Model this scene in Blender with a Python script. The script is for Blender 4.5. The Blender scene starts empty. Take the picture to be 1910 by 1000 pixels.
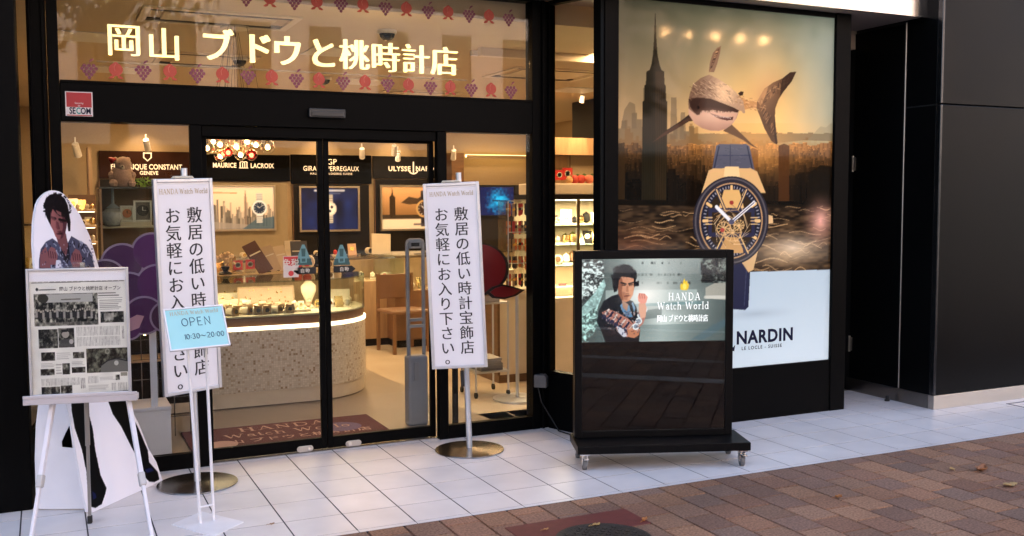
import bpy, bmesh, math, random
import numpy as np
from mathutils import Vector, Matrix
rad = math.radians
SC = bpy.context.scene
COL = SC.collection
rng = random.Random(7)
nrg = np.random.default_rng(5)

# ------------------------------------------------------------------ camera
CAM = Vector((0.0, -4.558, 1.6))
FPX, YAW, PIT, ROL = 1847.07, .4405180, .0685774, -.0038872
_f = Vector((math.sin(YAW)*math.cos(PIT), math.cos(YAW)*math.cos(PIT), -math.sin(PIT)))
_r0 = Vector((math.cos(YAW), -math.sin(YAW), 0)); _u0 = _r0.cross(_f)
_r = _r0*math.cos(ROL)+_u0*math.sin(ROL); _u = _u0*math.cos(ROL)-_r0*math.sin(ROL)
cd = bpy.data.cameras.new('camera'); cam = bpy.data.objects.new('camera', cd); COL.objects.link(cam)
cd.sensor_width = 36; cd.lens = FPX/1910*36; cd.clip_end = 400; cd.clip_start = .05
mw = Matrix((( _r.x,_u.x,-_f.x,CAM.x),(_r.y,_u.y,-_f.y,CAM.y),(_r.z,_u.z,-_f.z,CAM.z),(0,0,0,1)))
cam.matrix_world = mw
SC.camera = cam

# ------------------------------------------------------------------ sky, sun, exposure
SUN_EL, SUN_AZ = 44, 14          # behind the shop, so the pavement lies in the building's shade
wd = bpy.data.worlds.new('World'); SC.world = wd; wd.use_nodes = True
nt = wd.node_tree; sky = nt.nodes.new('ShaderNodeTexSky'); sky.sky_type = 'NISHITA'; sky.sun_disc = False
sky.sun_elevation = rad(SUN_EL); sky.sun_rotation = rad(SUN_AZ); sky.dust_density = 4.0; sky.ozone_density = .4; sky.air_density = .9
nt.links.new(sky.outputs[0], nt.nodes['Background'].inputs[0]); nt.nodes['Background'].inputs[1].default_value = .14
sl = bpy.data.lights.new('sun', 'SUN'); sl.energy = 3.6; sl.angle = rad(.5); sl.color = (1, .95, .87)
so = bpy.data.objects.new('sun', sl); COL.objects.link(so)
sd = Vector((math.sin(rad(SUN_AZ))*math.cos(rad(SUN_EL)), math.cos(rad(SUN_AZ))*math.cos(rad(SUN_EL)), math.sin(rad(SUN_EL))))
so.rotation_euler = sd.to_track_quat('Z', 'Y').to_euler(); so.location = (0, 20, 30)
SC.view_settings.view_transform = 'Standard'; SC.view_settings.look = 'None'; SC.view_settings.gamma = 1
SC.view_settings.exposure = 2.62
SC.render.engine = 'CYCLES'
cy = SC.cycles; cy.use_denoising = True; cy.max_bounces = 8; cy.diffuse_bounces = 4; cy.glossy_bounces = 4
cy.transparent_max_bounces = 16; cy.sample_clamp_indirect = 4; cy.caustics_reflective = False; cy.caustics_refractive = False

# ------------------------------------------------------------------ photo helpers
def ray(x, y):
    return (_r*((x-955)/FPX) - _u*((y-500)/FPX) + _f)
def at(x, y, ax, val):
    d = ray(x, y); return CAM + d*((val-CAM[ax])/d[ax])
def PY(x, y, Y): return at(x, y, 1, Y)
def GR(x, y, z=0.): return at(x, y, 2, z)
def atp(x, y, P, N):
    d = ray(x, y); return CAM + d*((N.dot(P-CAM))/N.dot(d))
def lin(c):
    c = [v/255 for v in c]
    return tuple(v/12.92 if v <= .04045 else ((v+.055)/1.055)**2.4 for v in c)

# ------------------------------------------------------------------ things
def tag(o, label=None, cat=None, group=None, kind=None):
    if label: o['label'] = label
    if cat: o['category'] = cat
    if group: o['group'] = group
    if kind: o['kind'] = kind
    return o
def thing(name, label, cat, loc=(0, 0, 0), rz=0, group=None):
    o = bpy.data.objects.new(name, None); COL.objects.link(o); o.location = loc; o.rotation_euler = (0, 0, rz)
    o.empty_display_size = .1
    return tag(o, label, cat, group)
def wm(o):
    m = o.matrix_basis.copy()
    if o.parent: m = wm(o.parent) @ o.matrix_parent_inverse @ m
    return m
def copy_tree(o, parent=None):
    c = o.copy(); COL.objects.link(c)
    if parent: c.parent = parent
    for ch in list(o.children): copy_tree(ch, c)
    return c
def T(x=0, y=0, z=0): return Matrix.Translation((x, y, z))
def R(a, ax='Z'): return Matrix.Rotation(rad(a), 4, ax)

class B:
    def __init__(s, M=None): s.v = []; s.f = []; s.M = M
    def add(s, vs, fs, M=None):
        n = len(s.v); M = M if M is not None else s.M
        s.v += [tuple(M @ Vector(v)) if M is not None else tuple(v) for v in vs]
        s.f += [tuple(i+n for i in f) for f in fs]; return s
    def box(s, a, b, M=None):
        (x0, y0, z0), (x1, y1, z1) = a, b
        return s.add([(x0,y0,z0),(x1,y0,z0),(x1,y1,z0),(x0,y1,z0),(x0,y0,z1),(x1,y0,z1),(x1,y1,z1),(x0,y1,z1)],
                     [(0,3,2,1),(4,5,6,7),(0,1,5,4),(1,2,6,5),(2,3,7,6),(3,0,4,7)], M)
    def cb(s, c, d, M=None):
        return s.box([c[i]-d[i]/2 for i in range(3)], [c[i]+d[i]/2 for i in range(3)], M)
    def prism(s, p, y0, y1, M=None):      # outline in x,z seen from the front (-y)
        n = len(p); ar = sum(p[i][0]*p[(i+1) % n][1]-p[(i+1) % n][0]*p[i][1] for i in range(n))
        if ar < 0: p = p[::-1]
        vs = [(x, y0, z) for x, z in p]+[(x, y1, z) for x, z in p]
        return s.add(vs, [tuple(range(n)), tuple(range(2*n-1, n-1, -1))]+[(i, i+n, (i+1) % n+n, (i+1) % n) for i in range(n)], M)
    def prismz(s, p, z0, z1, M=None):     # outline in x,y
        n = len(p); ar = sum(p[i][0]*p[(i+1) % n][1]-p[(i+1) % n][0]*p[i][1] for i in range(n))
        if ar < 0: p = p[::-1]
        vs = [(x, y, z0) for x, y in p]+[(x, y, z1) for x, y in p]
        return s.add(vs, [tuple(range(n-1, -1, -1)), tuple(range(n, 2*n))]+[(i, (i+1) % n, (i+1) % n+n, i+n) for i in range(n)], M)
    def cyl(s, p0, p1, r0, r1=None, n=16, M=None):
        r1 = r0 if r1 is None else r1
        p0 = Vector(p0); p1 = Vector(p1); d = (p1-p0).normalized()
        a = d.orthogonal().normalized(); b = d.cross(a)
        vs = []
        for p, r in ((p0, r0), (p1, r1)):
            for i in range(n):
                t = 2*math.pi*i/n; vs.append(p+(a*math.cos(t)+b*math.sin(t))*r)
        return s.add(vs, [(i, (i+1) % n, (i+1) % n+n, i+n) for i in range(n)]+[tuple(range(n-1, -1, -1)), tuple(range(n, 2*n))], M)
    def tube(s, pts, r, n=8, M=None):
        pts = [Vector(p) for p in pts]; vs = []; fs = []; pa = None
        for k, p in enumerate(pts):
            d = (pts[min(k+1, len(pts)-1)]-pts[max(k-1, 0)]).normalized()
            a = d.orthogonal().normalized() if pa is None else (pa-d*pa.dot(d)).normalized()
            pa = a; b = d.cross(a); rr = r[k] if isinstance(r, (list, tuple)) else r
            for i in range(n):
                t = 2*math.pi*i/n; vs.append(p+(a*math.cos(t)+b*math.sin(t))*rr)
        for k in range(len(pts)-1):
            for i in range(n):
                j = (i+1) % n; fs.append((k*n+i, k*n+j, k*n+n+j, k*n+n+i))
        fs += [tuple(range(n-1, -1, -1)), tuple(range((len(pts)-1)*n, len(pts)*n))]
        return s.add(vs, fs, M)
    def lathe(s, prof, n=20, c=(0, 0, 0), M=None):
        vs = []; fs = []
        for r, z in prof:
            for i in range(n):
                t = 2*math.pi*i/n; vs.append((c[0]+r*math.cos(t), c[1]+r*math.sin(t), c[2]+z))
        for k in range(len(prof)-1):
            for i in range(n):
                j = (i+1) % n; fs.append((k*n+i, k*n+j, k*n+n+j, k*n+n+i))
        fs += [tuple(range(n-1, -1, -1)), tuple(range((len(prof)-1)*n, len(prof)*n))]
        return s.add(vs, fs, M)
    def sph(s, c, r, n=12, sc=(1, 1, 1), M=None):
        m = n//2; prof = [(max(math.sin(math.pi*k/m), 1e-3)*r, -math.cos(math.pi*k/m)*r) for k in range(m+1)]
        M0 = T(*c) @ Matrix.Diagonal((sc[0], sc[1], sc[2], 1))
        M = M if M is not None else s.M
        return s.lathe(prof, n, M=(M @ M0) if M is not None else M0)
    def obj(s, name, mat, parent=None, w=0, smooth=False, bev=0, seg=2):
        me = bpy.data.meshes.new(name); me.from_pydata(s.v, [], s.f); me.update()
        o = bpy.data.objects.new(name, me); COL.objects.link(o)
        if mat: me.materials.append(mat)
        if smooth:
            me.polygons.foreach_set('use_smooth', [True]*len(me.polygons))
            try: me.set_sharp_from_angle(angle=rad(40))
            except Exception: pass
        if bev:
            b = o.modifiers.new('bevel', 'BEVEL'); b.width = bev; b.segments = seg; b.limit_method = 'ANGLE'; b.angle_limit = rad(40); b.harden_normals = False
        put(o, parent, w); return o
def put(o, parent, w=0):
    if parent:
        o.parent = parent
        if w: o.matrix_parent_inverse = wm(parent).inverted()
    return o
def struct(o, label=None): o['kind'] = 'structure'; return o

# ------------------------------------------------------------------ materials
KI = .74          # all lamps, screens and lit letters against the daylight
def mat(name, col, rough=.5, metal=0., var=.06, sc=9., bump=0., bsc=60., spec=.5, coat=0., emit=None, es=0., stretch=None, rvar=0.):
    m = bpy.data.materials.new(name); m.use_nodes = True; n = m.node_tree.nodes; l = m.node_tree.links
    p = n['Principled BSDF']; p.inputs['Roughness'].default_value = rough; p.inputs['Metallic'].default_value = metal
    p.inputs['Specular IOR Level'].default_value = spec; p.inputs['Coat Weight'].default_value = coat; p.inputs['Coat Roughness'].default_value = .05
    tc = n.new('ShaderNodeTexCoord'); src = tc.outputs['Object']
    if stretch:
        mp = n.new('ShaderNodeMapping'); mp.inputs['Scale'].default_value = stretch; l.new(src, mp.inputs[0]); src = mp.outputs[0]
    nz = n.new('ShaderNodeTexNoise'); nz.inputs['Scale'].default_value = sc; nz.inputs['Detail'].default_value = 6; l.new(src, nz.inputs['Vector'])
    mx = n.new('ShaderNodeMix'); mx.data_type = 'RGBA'
    mx.inputs[6].default_value = (*[max(0, c*(1-2*var)) for c in col], 1); mx.inputs[7].default_value = (*[c*(1+2*var) for c in col], 1)
    l.new(nz.outputs[0], mx.inputs[0]); l.new(mx.outputs[2], p.inputs['Base Color'])
    if rvar:
        mr = n.new('ShaderNodeMapRange'); mr.inputs[3].default_value = max(.02, rough-rvar); mr.inputs[4].default_value = rough+rvar
        l.new(nz.outputs[0], mr.inputs[0]); l.new(mr.outputs[0], p.inputs['Roughness'])
    if bump:
        nb = n.new('ShaderNodeTexNoise'); nb.inputs['Scale'].default_value = bsc; nb.inputs['Detail'].default_value = 5; l.new(src, nb.inputs['Vector'])
        bp = n.new('ShaderNodeBump'); bp.inputs['Strength'].default_value = bump; bp.inputs['Distance'].default_value = .01
        l.new(nb.outputs[0], bp.inputs['Height']); l.new(bp.outputs[0], p.inputs['Normal'])
    if emit:
        p.inputs['Emission Color'].default_value = (*emit, 1); p.inputs['Emission Strength'].default_value = es*KI
    return m
def glass(name, tint=(.96, .97, .96), k=1., r0=.045, rough=0.):
    m = bpy.data.materials.new(name); m.use_nodes = True; n = m.node_tree.nodes; l = m.node_tree.links
    n.remove(n['Principled BSDF'])
    t = n.new('ShaderNodeBsdfTransparent'); t.inputs[0].default_value = (*tint, 1)
    g = n.new('ShaderNodeBsdfGlossy'); g.inputs['Roughness'].default_value = rough
    lw = n.new('ShaderNodeLayerWeight'); lw.inputs[0].default_value = .5
    pw = n.new('ShaderNodeMath'); pw.operation = 'POWER'; pw.inputs[1].default_value = 5; l.new(lw.outputs['Facing'], pw.inputs[0])
    ma = n.new('ShaderNodeMath'); ma.operation = 'MULTIPLY_ADD'; ma.inputs[1].default_value = .9*k; ma.inputs[2].default_value = r0*k; l.new(pw.outputs[0], ma.inputs[0])
    mx = n.new('ShaderNodeMixShader'); l.new(ma.outputs[0], mx.inputs[0]); l.new(t.outputs[0], mx.inputs[1]); l.new(g.outputs[0], mx.inputs[2])
    l.new(mx.outputs[0], n['Material Output'].inputs[0]); return m
def attr_mat(name, rough=.5, es=0., spec=.5, var=.0, bump=0., coat=0., bsc=120., spots=0., stain=0.):
    m = bpy.data.materials.new(name); m.use_nodes = True; n = m.node_tree.nodes; l = m.node_tree.links
    p = n['Principled BSDF']; p.inputs['Roughness'].default_value = rough; p.inputs['Specular IOR Level'].default_value = spec
    p.inputs['Coat Weight'].default_value = coat; p.inputs['Coat Roughness'].default_value = .04
    a = n.new('ShaderNodeAttribute'); a.attribute_name = 'Col'; src = a.outputs['Color']
    tc = n.new('ShaderNodeTexCoord')
    if var:
        nz = n.new('ShaderNodeTexNoise'); nz.inputs['Scale'].default_value = bsc; nz.inputs['Detail'].default_value = 4; l.new(tc.outputs['Object'], nz.inputs['Vector'])
        mr = n.new('ShaderNodeMapRange'); mr.inputs[1].default_value = .25; mr.inputs[2].default_value = .75; mr.inputs[3].default_value = 1-var; mr.inputs[4].default_value = 1+var; l.new(nz.outputs[0], mr.inputs[0])
        mu = n.new('ShaderNodeVectorMath'); mu.operation = 'SCALE'; l.new(src, mu.inputs[0]); l.new(mr.outputs[0], mu.inputs['Scale']); src = mu.outputs[0]
        for sc_n, lo, hi, amt, kind in ((2.2, .012, .02, spots, 'VOR'), (1.1, .45, .7, stain, 'NOI')):
            if not amt: continue
            if kind == 'VOR':
                t_ = n.new('ShaderNodeTexVoronoi'); t_.inputs['Scale'].default_value = sc_n; o_ = t_.outputs['Distance']
            else:
                t_ = n.new('ShaderNodeTexNoise'); t_.inputs['Scale'].default_value = sc_n; t_.inputs['Detail'].default_value = 7; o_ = t_.outputs[0]
            l.new(tc.outputs['Object'], t_.inputs['Vector'])
            r_ = n.new('ShaderNodeMapRange'); r_.inputs[1].default_value = lo; r_.inputs[2].default_value = hi
            r_.inputs[3].default_value = 1-amt if kind == 'VOR' else 1; r_.inputs[4].default_value = 1 if kind == 'VOR' else 1-amt; l.new(o_, r_.inputs[0])
            m2 = n.new('ShaderNodeVectorMath'); m2.operation = 'SCALE'; l.new(src, m2.inputs[0]); l.new(r_.outputs[0], m2.inputs['Scale']); src = m2.outputs[0]
        if bump:
            bp = n.new('ShaderNodeBump'); bp.inputs['Strength'].default_value = bump; bp.inputs['Distance'].default_value = .004
            l.new(nz.outputs[0], bp.inputs['Height']); l.new(bp.outputs[0], p.inputs['Normal'])
    if es:
        p.inputs['Base Color'].default_value = (.01, .01, .01, 1)
        l.new(src, p.inputs['Emission Color']); p.inputs['Emission Strength'].default_value = es*KI
    else: l.new(src, p.inputs['Base Color'])
    return m
BLK = mat('black_painted_metal', (.0016, .0017, .0019), .42, var=.15, sc=3, rvar=.08, spec=.05)
BLKG = mat('black_cladding', (.0021, .0022, .0024), .34, var=.1, sc=2, rvar=.1, bump=.05, bsc=1.6, spec=.10)
SOOT = mat('matt_black', (.006, .006, .006), .7)
SILV = mat('brushed_steel', (.60, .56, .50), .34, 1., var=.03, sc=2.5, stretch=(1, 1, 6), rvar=.05)
DSTEEL = mat('dark_polished_steel', (.23, .22, .215), .24, 1., var=.12, sc=5, rvar=.06)
ALU = mat('aluminium', (.62, .64, .68), .38, .85, var=.05)
CHROME = mat('chrome', (.7, .7, .7), .15, 1.)
WHITE = mat('white_paint', (.74, .74, .76), .4)
CARD = mat('white_card', (.72, .72, .76), .6, var=.03)
PAPER = mat('white_paper_print', (.80, .79, .81), .35, var=.015, coat=.3)
INK = mat('black_ink', (.018, .018, .022), .5)
GOLDI = mat('gold_ink', (.45, .34, .17), .4)
GLASS = glass('window_glass', k=.26)
CGLASS = glass('case_glass', (.93, .97, .95), .8)
ACRYL = glass('acrylic', (.93, .93, .92), .9)
FLOORI = mat('cream_stone_floor', (.62, .55, .45), .22, var=.06, sc=1.2, rvar=.06)
FLOORD = mat('taupe_stone_floor', (.24, .20, .16), .4, var=.1, sc=2)
CEIL = mat('warm_ceiling_paint', (.56, .46, .33), .8, var=.02)
WALLB = mat('beige_wallpaper', (.40, .31, .20), .75, var=.05, sc=40)
WOODD = mat('brown_wood', (.14, .075, .038), .4, var=.2, sc=4, stretch=(1, 1, 8))
WOODL = mat('pale_wood', (.42, .28, .16), .45, var=.15, sc=4, stretch=(8, 1, 1))
DARKP = mat('dark_panel', (.010, .0085, .008), .5, spec=.15)
CREAM = mat('cream_lacquer', (.66, .58, .46), .4)
RED = mat('red_print', (.5, .03, .03), .45)
EOFF = mat('lamp_white', (.8, .75, .65), .4, emit=(1, .75, .45), es=14)
STRIP = mat('led_strip', (.8, .75, .65), .4, emit=(1, .80, .52), es=1.0)

# ------------------------------------------------------------------ lettering
def text(name, body, h, M, m, parent, w=0, bold=0., align='CENTER', ext=0., xs=1., sp=1., smear=0, lead=1., sdx=.022):
    c = bpy.data.curves.new('t', 'FONT'); c.body = body; c.align_x = align; c.size = 1; c.offset = bold; c.space_character = sp; c.extrude = ext/h if ext else 0; c.space_line = lead; c.resolution_u = 3
    t = bpy.data.objects.new('t', c); me = bpy.data.meshes.new_from_object(t); bpy.data.objects.remove(t); bpy.data.curves.remove(c)
    b = B()
    base = [v.co.copy() for v in me.vertices]; fs = [tuple(p.vertices) for p in me.polygons]
    for k in range(-smear, smear+1):
        dz = .0004*(k+smear)
        b.add([M @ Vector(((v.x*xs+k*sdx)*h, -v.z*h-dz, v.y*h)) for v in base], fs)
    bpy.data.meshes.remove(me)
    return b.obj(name, m, parent, w)
def arc(cx, cy, rx, ry, a0, a1, n=10): return [(cx+rx*math.cos(rad(a0+(a1-a0)*i/n)), cy+ry*math.sin(rad(a0+(a1-a0)*i/n))) for i in range(n+1)]
_T, _t = .15, .055
def _stem(x, y0, y1, w=_T, s=1):
    r = [([(x, y0), (x, y1)], w)]
    if s & 1: r.append(([(x-.17, y0+.03), (x+.17, y0+.03)], _t))
    if s & 2: r.append(([(x-.17, y1-.03), (x+.17, y1-.03)], _t))
    return r
SERIF = {  # advance, strokes
 'H': (1.0, _stem(.2, 0, 1, s=3)+_stem(.78, 0, 1, s=3)+[([(.2, .52), (.78, .52)], _t)]),
 'A': (.95, [([(.14, .03), (.47, 1)], _t), ([(.47, 1), (.82, .03)], _T), ([(.24, .34), (.7, .34)], _t), ([(0, .03), (.28, .03)], _t), ([(.66, .03), (.97, .03)], _t)]),
 'N': (1.0, _stem(.2, 0, 1, .07, 3)+[([(.2, .97), (.8, .03)], _T)]+_stem(.8, 0, 1, .07, 2)),
 'D': (1.0, _stem(.22, 0, 1, s=3)+[([(.22, .97)]+arc(.42, .5, .46, .47, 88, -88)+[(.22, .03)], .09)]),
 'W': (1.3, [([(.14, .97), (.4, .03)], _T), ([(.4, .03), (.64, .92)], _t), ([(.64, .92), (.9, .03)], _T), ([(.9, .03), (1.16, .97)], _t), ([(0, .97), (.3, .97)], _t), ([(1.0, .97), (1.3, .97)], _t)]),
 'a': (.6, [(arc(.3, .45, .17, .18, 160, 0)+[(.47, .08), (.56, .03)], .11), (arc(.28, .2, .19, .17, 60, 300), .08)]),
 't': (.42, [([(.2, .85), (.2, .15)]+arc(.32, .15, .12, .12, 180, 290), .11), ([(.04, .6), (.38, .6)], _t)]),
 'c': (.56, [(arc(.3, .32, .22, .29, 50, 310), .09)]),
 'h': (.72, _stem(.16, 0, 1, .12, 3)+[(arc(.36, .42, .2, .2, 170, 0)+[(.56, .03)], .11), ([(.44, .03), (.68, .03)], _t)]),
 'o': (.64, [(arc(.31, .32, .23, .28, 0, 360, 16), .1)]),
 'r': (.52, _stem(.17, 0, .63, .12, 3)+[(arc(.36, .42, .17, .18, 165, 50), .09)]),
 'l': (.36, _stem(.17, 0, 1, .12, 3)),
 'd': (.72, [(arc(.3, .32, .22, .28, 0, 360, 16), .09), ([(.54, .03), (.54, 1)], .12), ([(.4, .97), (.56, .97)], _t), ([(.54, .03), (.68, .03)], _t)]),
 ' ': (.4, [])}
def serif(name, body, h, M, m, parent, w=0, align=0.5, sp=.06, xs=1.):
    tot = sum(SERIF[c][0]+sp for c in body)-sp; x = -tot*align; b = B(); k = 0
    for ch in body:
        adv, st = SERIF[ch]
        for pts, wd_ in st:
            for i in range(len(pts)-1):
                p, q = Vector(pts[i]), Vector(pts[i+1]); d = (q-p)
                if d.length < 1e-6: continue
                d.normalize(); nn = Vector((-d.y, d.x))*wd_/2; e = d*(wd_*.3 if len(pts) > 2 else 0)
                k += 1; y = -.00006*(k % 40)
                b.add([M @ Vector(((x+v.x)*h*xs, y, v.y*h)) for v in (p-nn-e, q-nn+e, q+nn+e, p+nn-e)], [(0, 1, 2, 3)])
        x += adv+sp
    return b.obj(name, m, parent, w)

# ------------------------------------------------------------------ printed pictures (colour stored on a fine mesh)
class Cv:
    def __init__(s, x0, z0, x1, z1, W, bg=(255, 255, 255), ss=2):
        s.b = (x0, z0, x1, z1); s.W = W; s.H = max(2, int(round(W*(z1-z0)/(x1-x0)))); s.ss = ss
        h, w = s.H*ss, s.W*ss; s.a = np.empty((h, w, 3)); s.a[:] = bg
        s.xs = x0+(np.arange(w)+.5)/w*(x1-x0); s.zs = z1-(np.arange(h)+.5)/h*(z1-z0)
        s.X, s.Z = np.meshgrid(s.xs, s.zs)
    def put(s, m, col, al=1., sl=(slice(None), slice(None))):
        a = s.a[sl]; k = (m*al)[..., None] if not isinstance(m, bool) else al
        s.a[sl] = a*(1-k)+np.asarray(col, float)*k
    def _sl(s, xa, xb, za, zb):
        i0, i1 = np.searchsorted(s.xs, [xa, xb]); j0, j1 = np.searchsorted(-s.zs, [-zb, -za])
        return (slice(max(j0-1, 0), j1+1), slice(max(i0-1, 0), i1+1))
    def mask(s, p):
        p = np.asarray([(q[0], q[1]) for q in p], float); sl = s._sl(p[:, 0].min(), p[:, 0].max(), p[:, 1].min(), p[:, 1].max())
        X, Z = s.X[sl], s.Z[sl]; m = np.zeros(X.shape, bool); n = len(p)
        for i in range(n):
            (xa, za), (xb, zb) = p[i], p[(i+1) % n]
            if za == zb: continue
            m ^= ((za > Z) != (zb > Z)) & (X < (xb-xa)*(Z-za)/(zb-za)+xa)
        return m.astype(float), sl
    def poly(s, p, col, al=1.):
        m, sl = s.mask(p); s.put(m, col, al, sl)
    def rect(s, x0, z0, x1, z1, col, al=1.): s.poly([(x0, z0), (x1, z0), (x1, z1), (x0, z1)], col, al)
    def ell(s, c, rx, rz, col, al=1., rot=0, inner=0., soft=0.):
        r = max(rx, rz)*(1+soft); sl = s._sl(c[0]-r, c[0]+r, c[1]-r, c[1]+r); X, Z = s.X[sl]-c[0], s.Z[sl]-c[1]
        k, q = math.cos(rad(rot)), math.sin(rad(rot)); d = np.sqrt(((X*k+Z*q)/rx)**2+((-X*q+Z*k)/rz)**2)
        m = np.clip((1+soft-d)/(2*soft), 0, 1)**1.5 if soft else ((d <= 1) & (d >= inner)).astype(float)
        s.put(m, col, al, sl)
    def line(s, pts, w, col, al=1.):
        for (xa, za), (xb, zb) in zip(pts[:-1], pts[1:]):
            sl = s._sl(min(xa, xb)-w, max(xa, xb)+w, min(za, zb)-w, max(za, zb)+w); X, Z = s.X[sl], s.Z[sl]
            L = max((xb-xa)**2+(zb-za)**2, 1e-12); t = np.clip(((X-xa)*(xb-xa)+(Z-za)*(zb-za))/L, 0, 1)
            s.put((np.hypot(X-xa-t*(xb-xa), Z-za-t*(zb-za)) < w/2).astype(float), col, al, sl)
    def noise(s, cx, cz, seed=0):
        g = np.random.default_rng(seed).random((cz+2, cx+2)); h, w = s.X.shape
        v = np.linspace(0, cz, h); u = np.linspace(0, cx, w); i, j = v.astype(int), u.astype(int); fv = (v-i)[:, None]; fu = (u-j)[None]
        fv = fv*fv*(3-2*fv); fu = fu*fu*(3-2*fu)
        return (g[i][:, j]*(1-fu)+g[i][:, j+1]*fu)*(1-fv)+(g[i+1][:, j]*(1-fu)+g[i+1][:, j+1]*fu)*fv
    def mesh(s, name, m, parent, M=None, w=0, mask=None, y=0.):
        W, H, ss = s.W, s.H, s.ss; a = s.a.reshape(H, ss, W, ss, 3).mean((1, 3)); a = np.clip(a/255, 0, 1)
        a = np.where(a <= .04045, a/12.92, ((a+.055)/1.055)**2.4)
        x0, z0, x1, z1 = s.b; xs = np.linspace(x0, x1, W); zs = np.linspace(z1, z0, H); X, Z = np.meshgrid(xs, zs)
        co = np.stack([X, np.full_like(X, y), Z, np.ones_like(X)], -1).reshape(-1, 4)
        if M is not None: co = co @ np.array(M).T
        idx = np.arange(W*H).reshape(H, W); q = np.stack([idx[1:, :-1], idx[1:, 1:], idx[:-1, 1:], idx[:-1, :-1]], -1)
        if mask is not None:
            mm = s._pm(mask, X, Z); q = q[mm[1:, :-1] & mm[1:, 1:] & mm[:-1, 1:] & mm[:-1, :-1]]
        q = q.reshape(-1, 4); me = bpy.data.meshes.new(name); n = len(q)
        me.vertices.add(W*H); me.vertices.foreach_set('co', np.ascontiguousarray(co[:, :3], dtype=np.float32).ravel())
        me.loops.add(n*4); me.loops.foreach_set('vertex_index', q.ravel().astype(np.int32))
        me.polygons.add(n); me.polygons.foreach_set('loop_start', (np.arange(n)*4).astype(np.int32))
        me.update(calc_edges=True); me.validate()
        at_ = me.color_attributes.new('Col', 'FLOAT_COLOR', 'POINT')
        at_.data.foreach_set('color', np.concatenate([a.reshape(-1, 3), np.ones((W*H, 1))], 1).astype(np.float32).ravel())
        me.materials.append(m); o = bpy.data.objects.new(name, me); COL.objects.link(o); put(o, parent, w); return o
    def _pm(s, p, X, Z):
        m = np.zeros(X.shape, bool); n = len(p)
        for i in range(n):
            (xa, za), (xb, zb) = p[i][:2], p[(i+1) % n][:2]
            if za == zb: continue
            m ^= ((za > Z) != (zb > Z)) & (X < (xb-xa)*(Z-za)/(zb-za)+xa)
        return m
PRINT = attr_mat('colour_print', .3, coat=.2)
PRINTM = attr_mat('matt_colour_print', .5, spec=.08)
SCREEN = attr_mat('lit_screen', .15, es=.29, spec=0)

def colour_mesh(name, quads, m, kind=None):   # many small solids, each with a colour of its own: list of (verts, faces, rgb)
    v = []; f = []; c = []
    for vs, fs, rgb in quads:
        n = len(v); v += vs; f += [tuple(i+n for i in q) for q in fs]; c += [rgb]*len(vs)
    me = bpy.data.meshes.new(name); me.from_pydata(v, [], f); me.update()
    a = me.color_attributes.new('Col', 'FLOAT_COLOR', 'POINT'); a.data.foreach_set('color', [k for r in c for k in (*r, 1)])
    me.materials.append(m); o = bpy.data.objects.new(name, me); COL.objects.link(o)
    if kind: o['kind'] = kind
    return o

# ================================================================== SETTING: ground, pavement, road
YF = 1.59                     # plane of the entrance glazing
GROUND = mat('ground_soil', (.09, .085, .08), .9)
ASPH = mat('asphalt', (.05, .05, .052), .85, var=.15, sc=30, bump=.3, bsc=300)
BED = mat('joint_sand', (.028, .024, .021), .95, var=.3, sc=60)
GROUT = mat('grey_grout', (.035, .032, .037), .9)
STONE = mat('pale_kerb_stone', (.42, .40, .37), .7, var=.12, sc=12)
PAVER = attr_mat('brick_paver', .8, var=.50, bump=.4, bsc=85, spec=.2, spots=.45, stain=.28)
TILE = attr_mat('white_floor_tile', .38, var=.07, bump=.01, bsc=5, spec=.4, spots=.5, stain=.13)

def sheet(name, x0, y0, x1, y1, z, m, h=.05):
    return struct(B().box((x0, y0, z-h), (x1, y1, z)).obj(name, m))
sheet('ground', -120, -120, 120, 120, -.2, GROUND)
sheet('pavement_bed', -14, -5.5, 20, 0, -.013, BED)
sheet('tile_bed', -8, 0, 14, 2.2, -.0015, GROUT)
sheet('road', -60, -15, 60, -5.7, -.13, ASPH)
sheet('far_pavement', -60, -23, 60, -15, 0, STONE, .16)
sheet('kerb', -60, -5.7, 60, -5.5, .002, STONE, .2)

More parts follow.
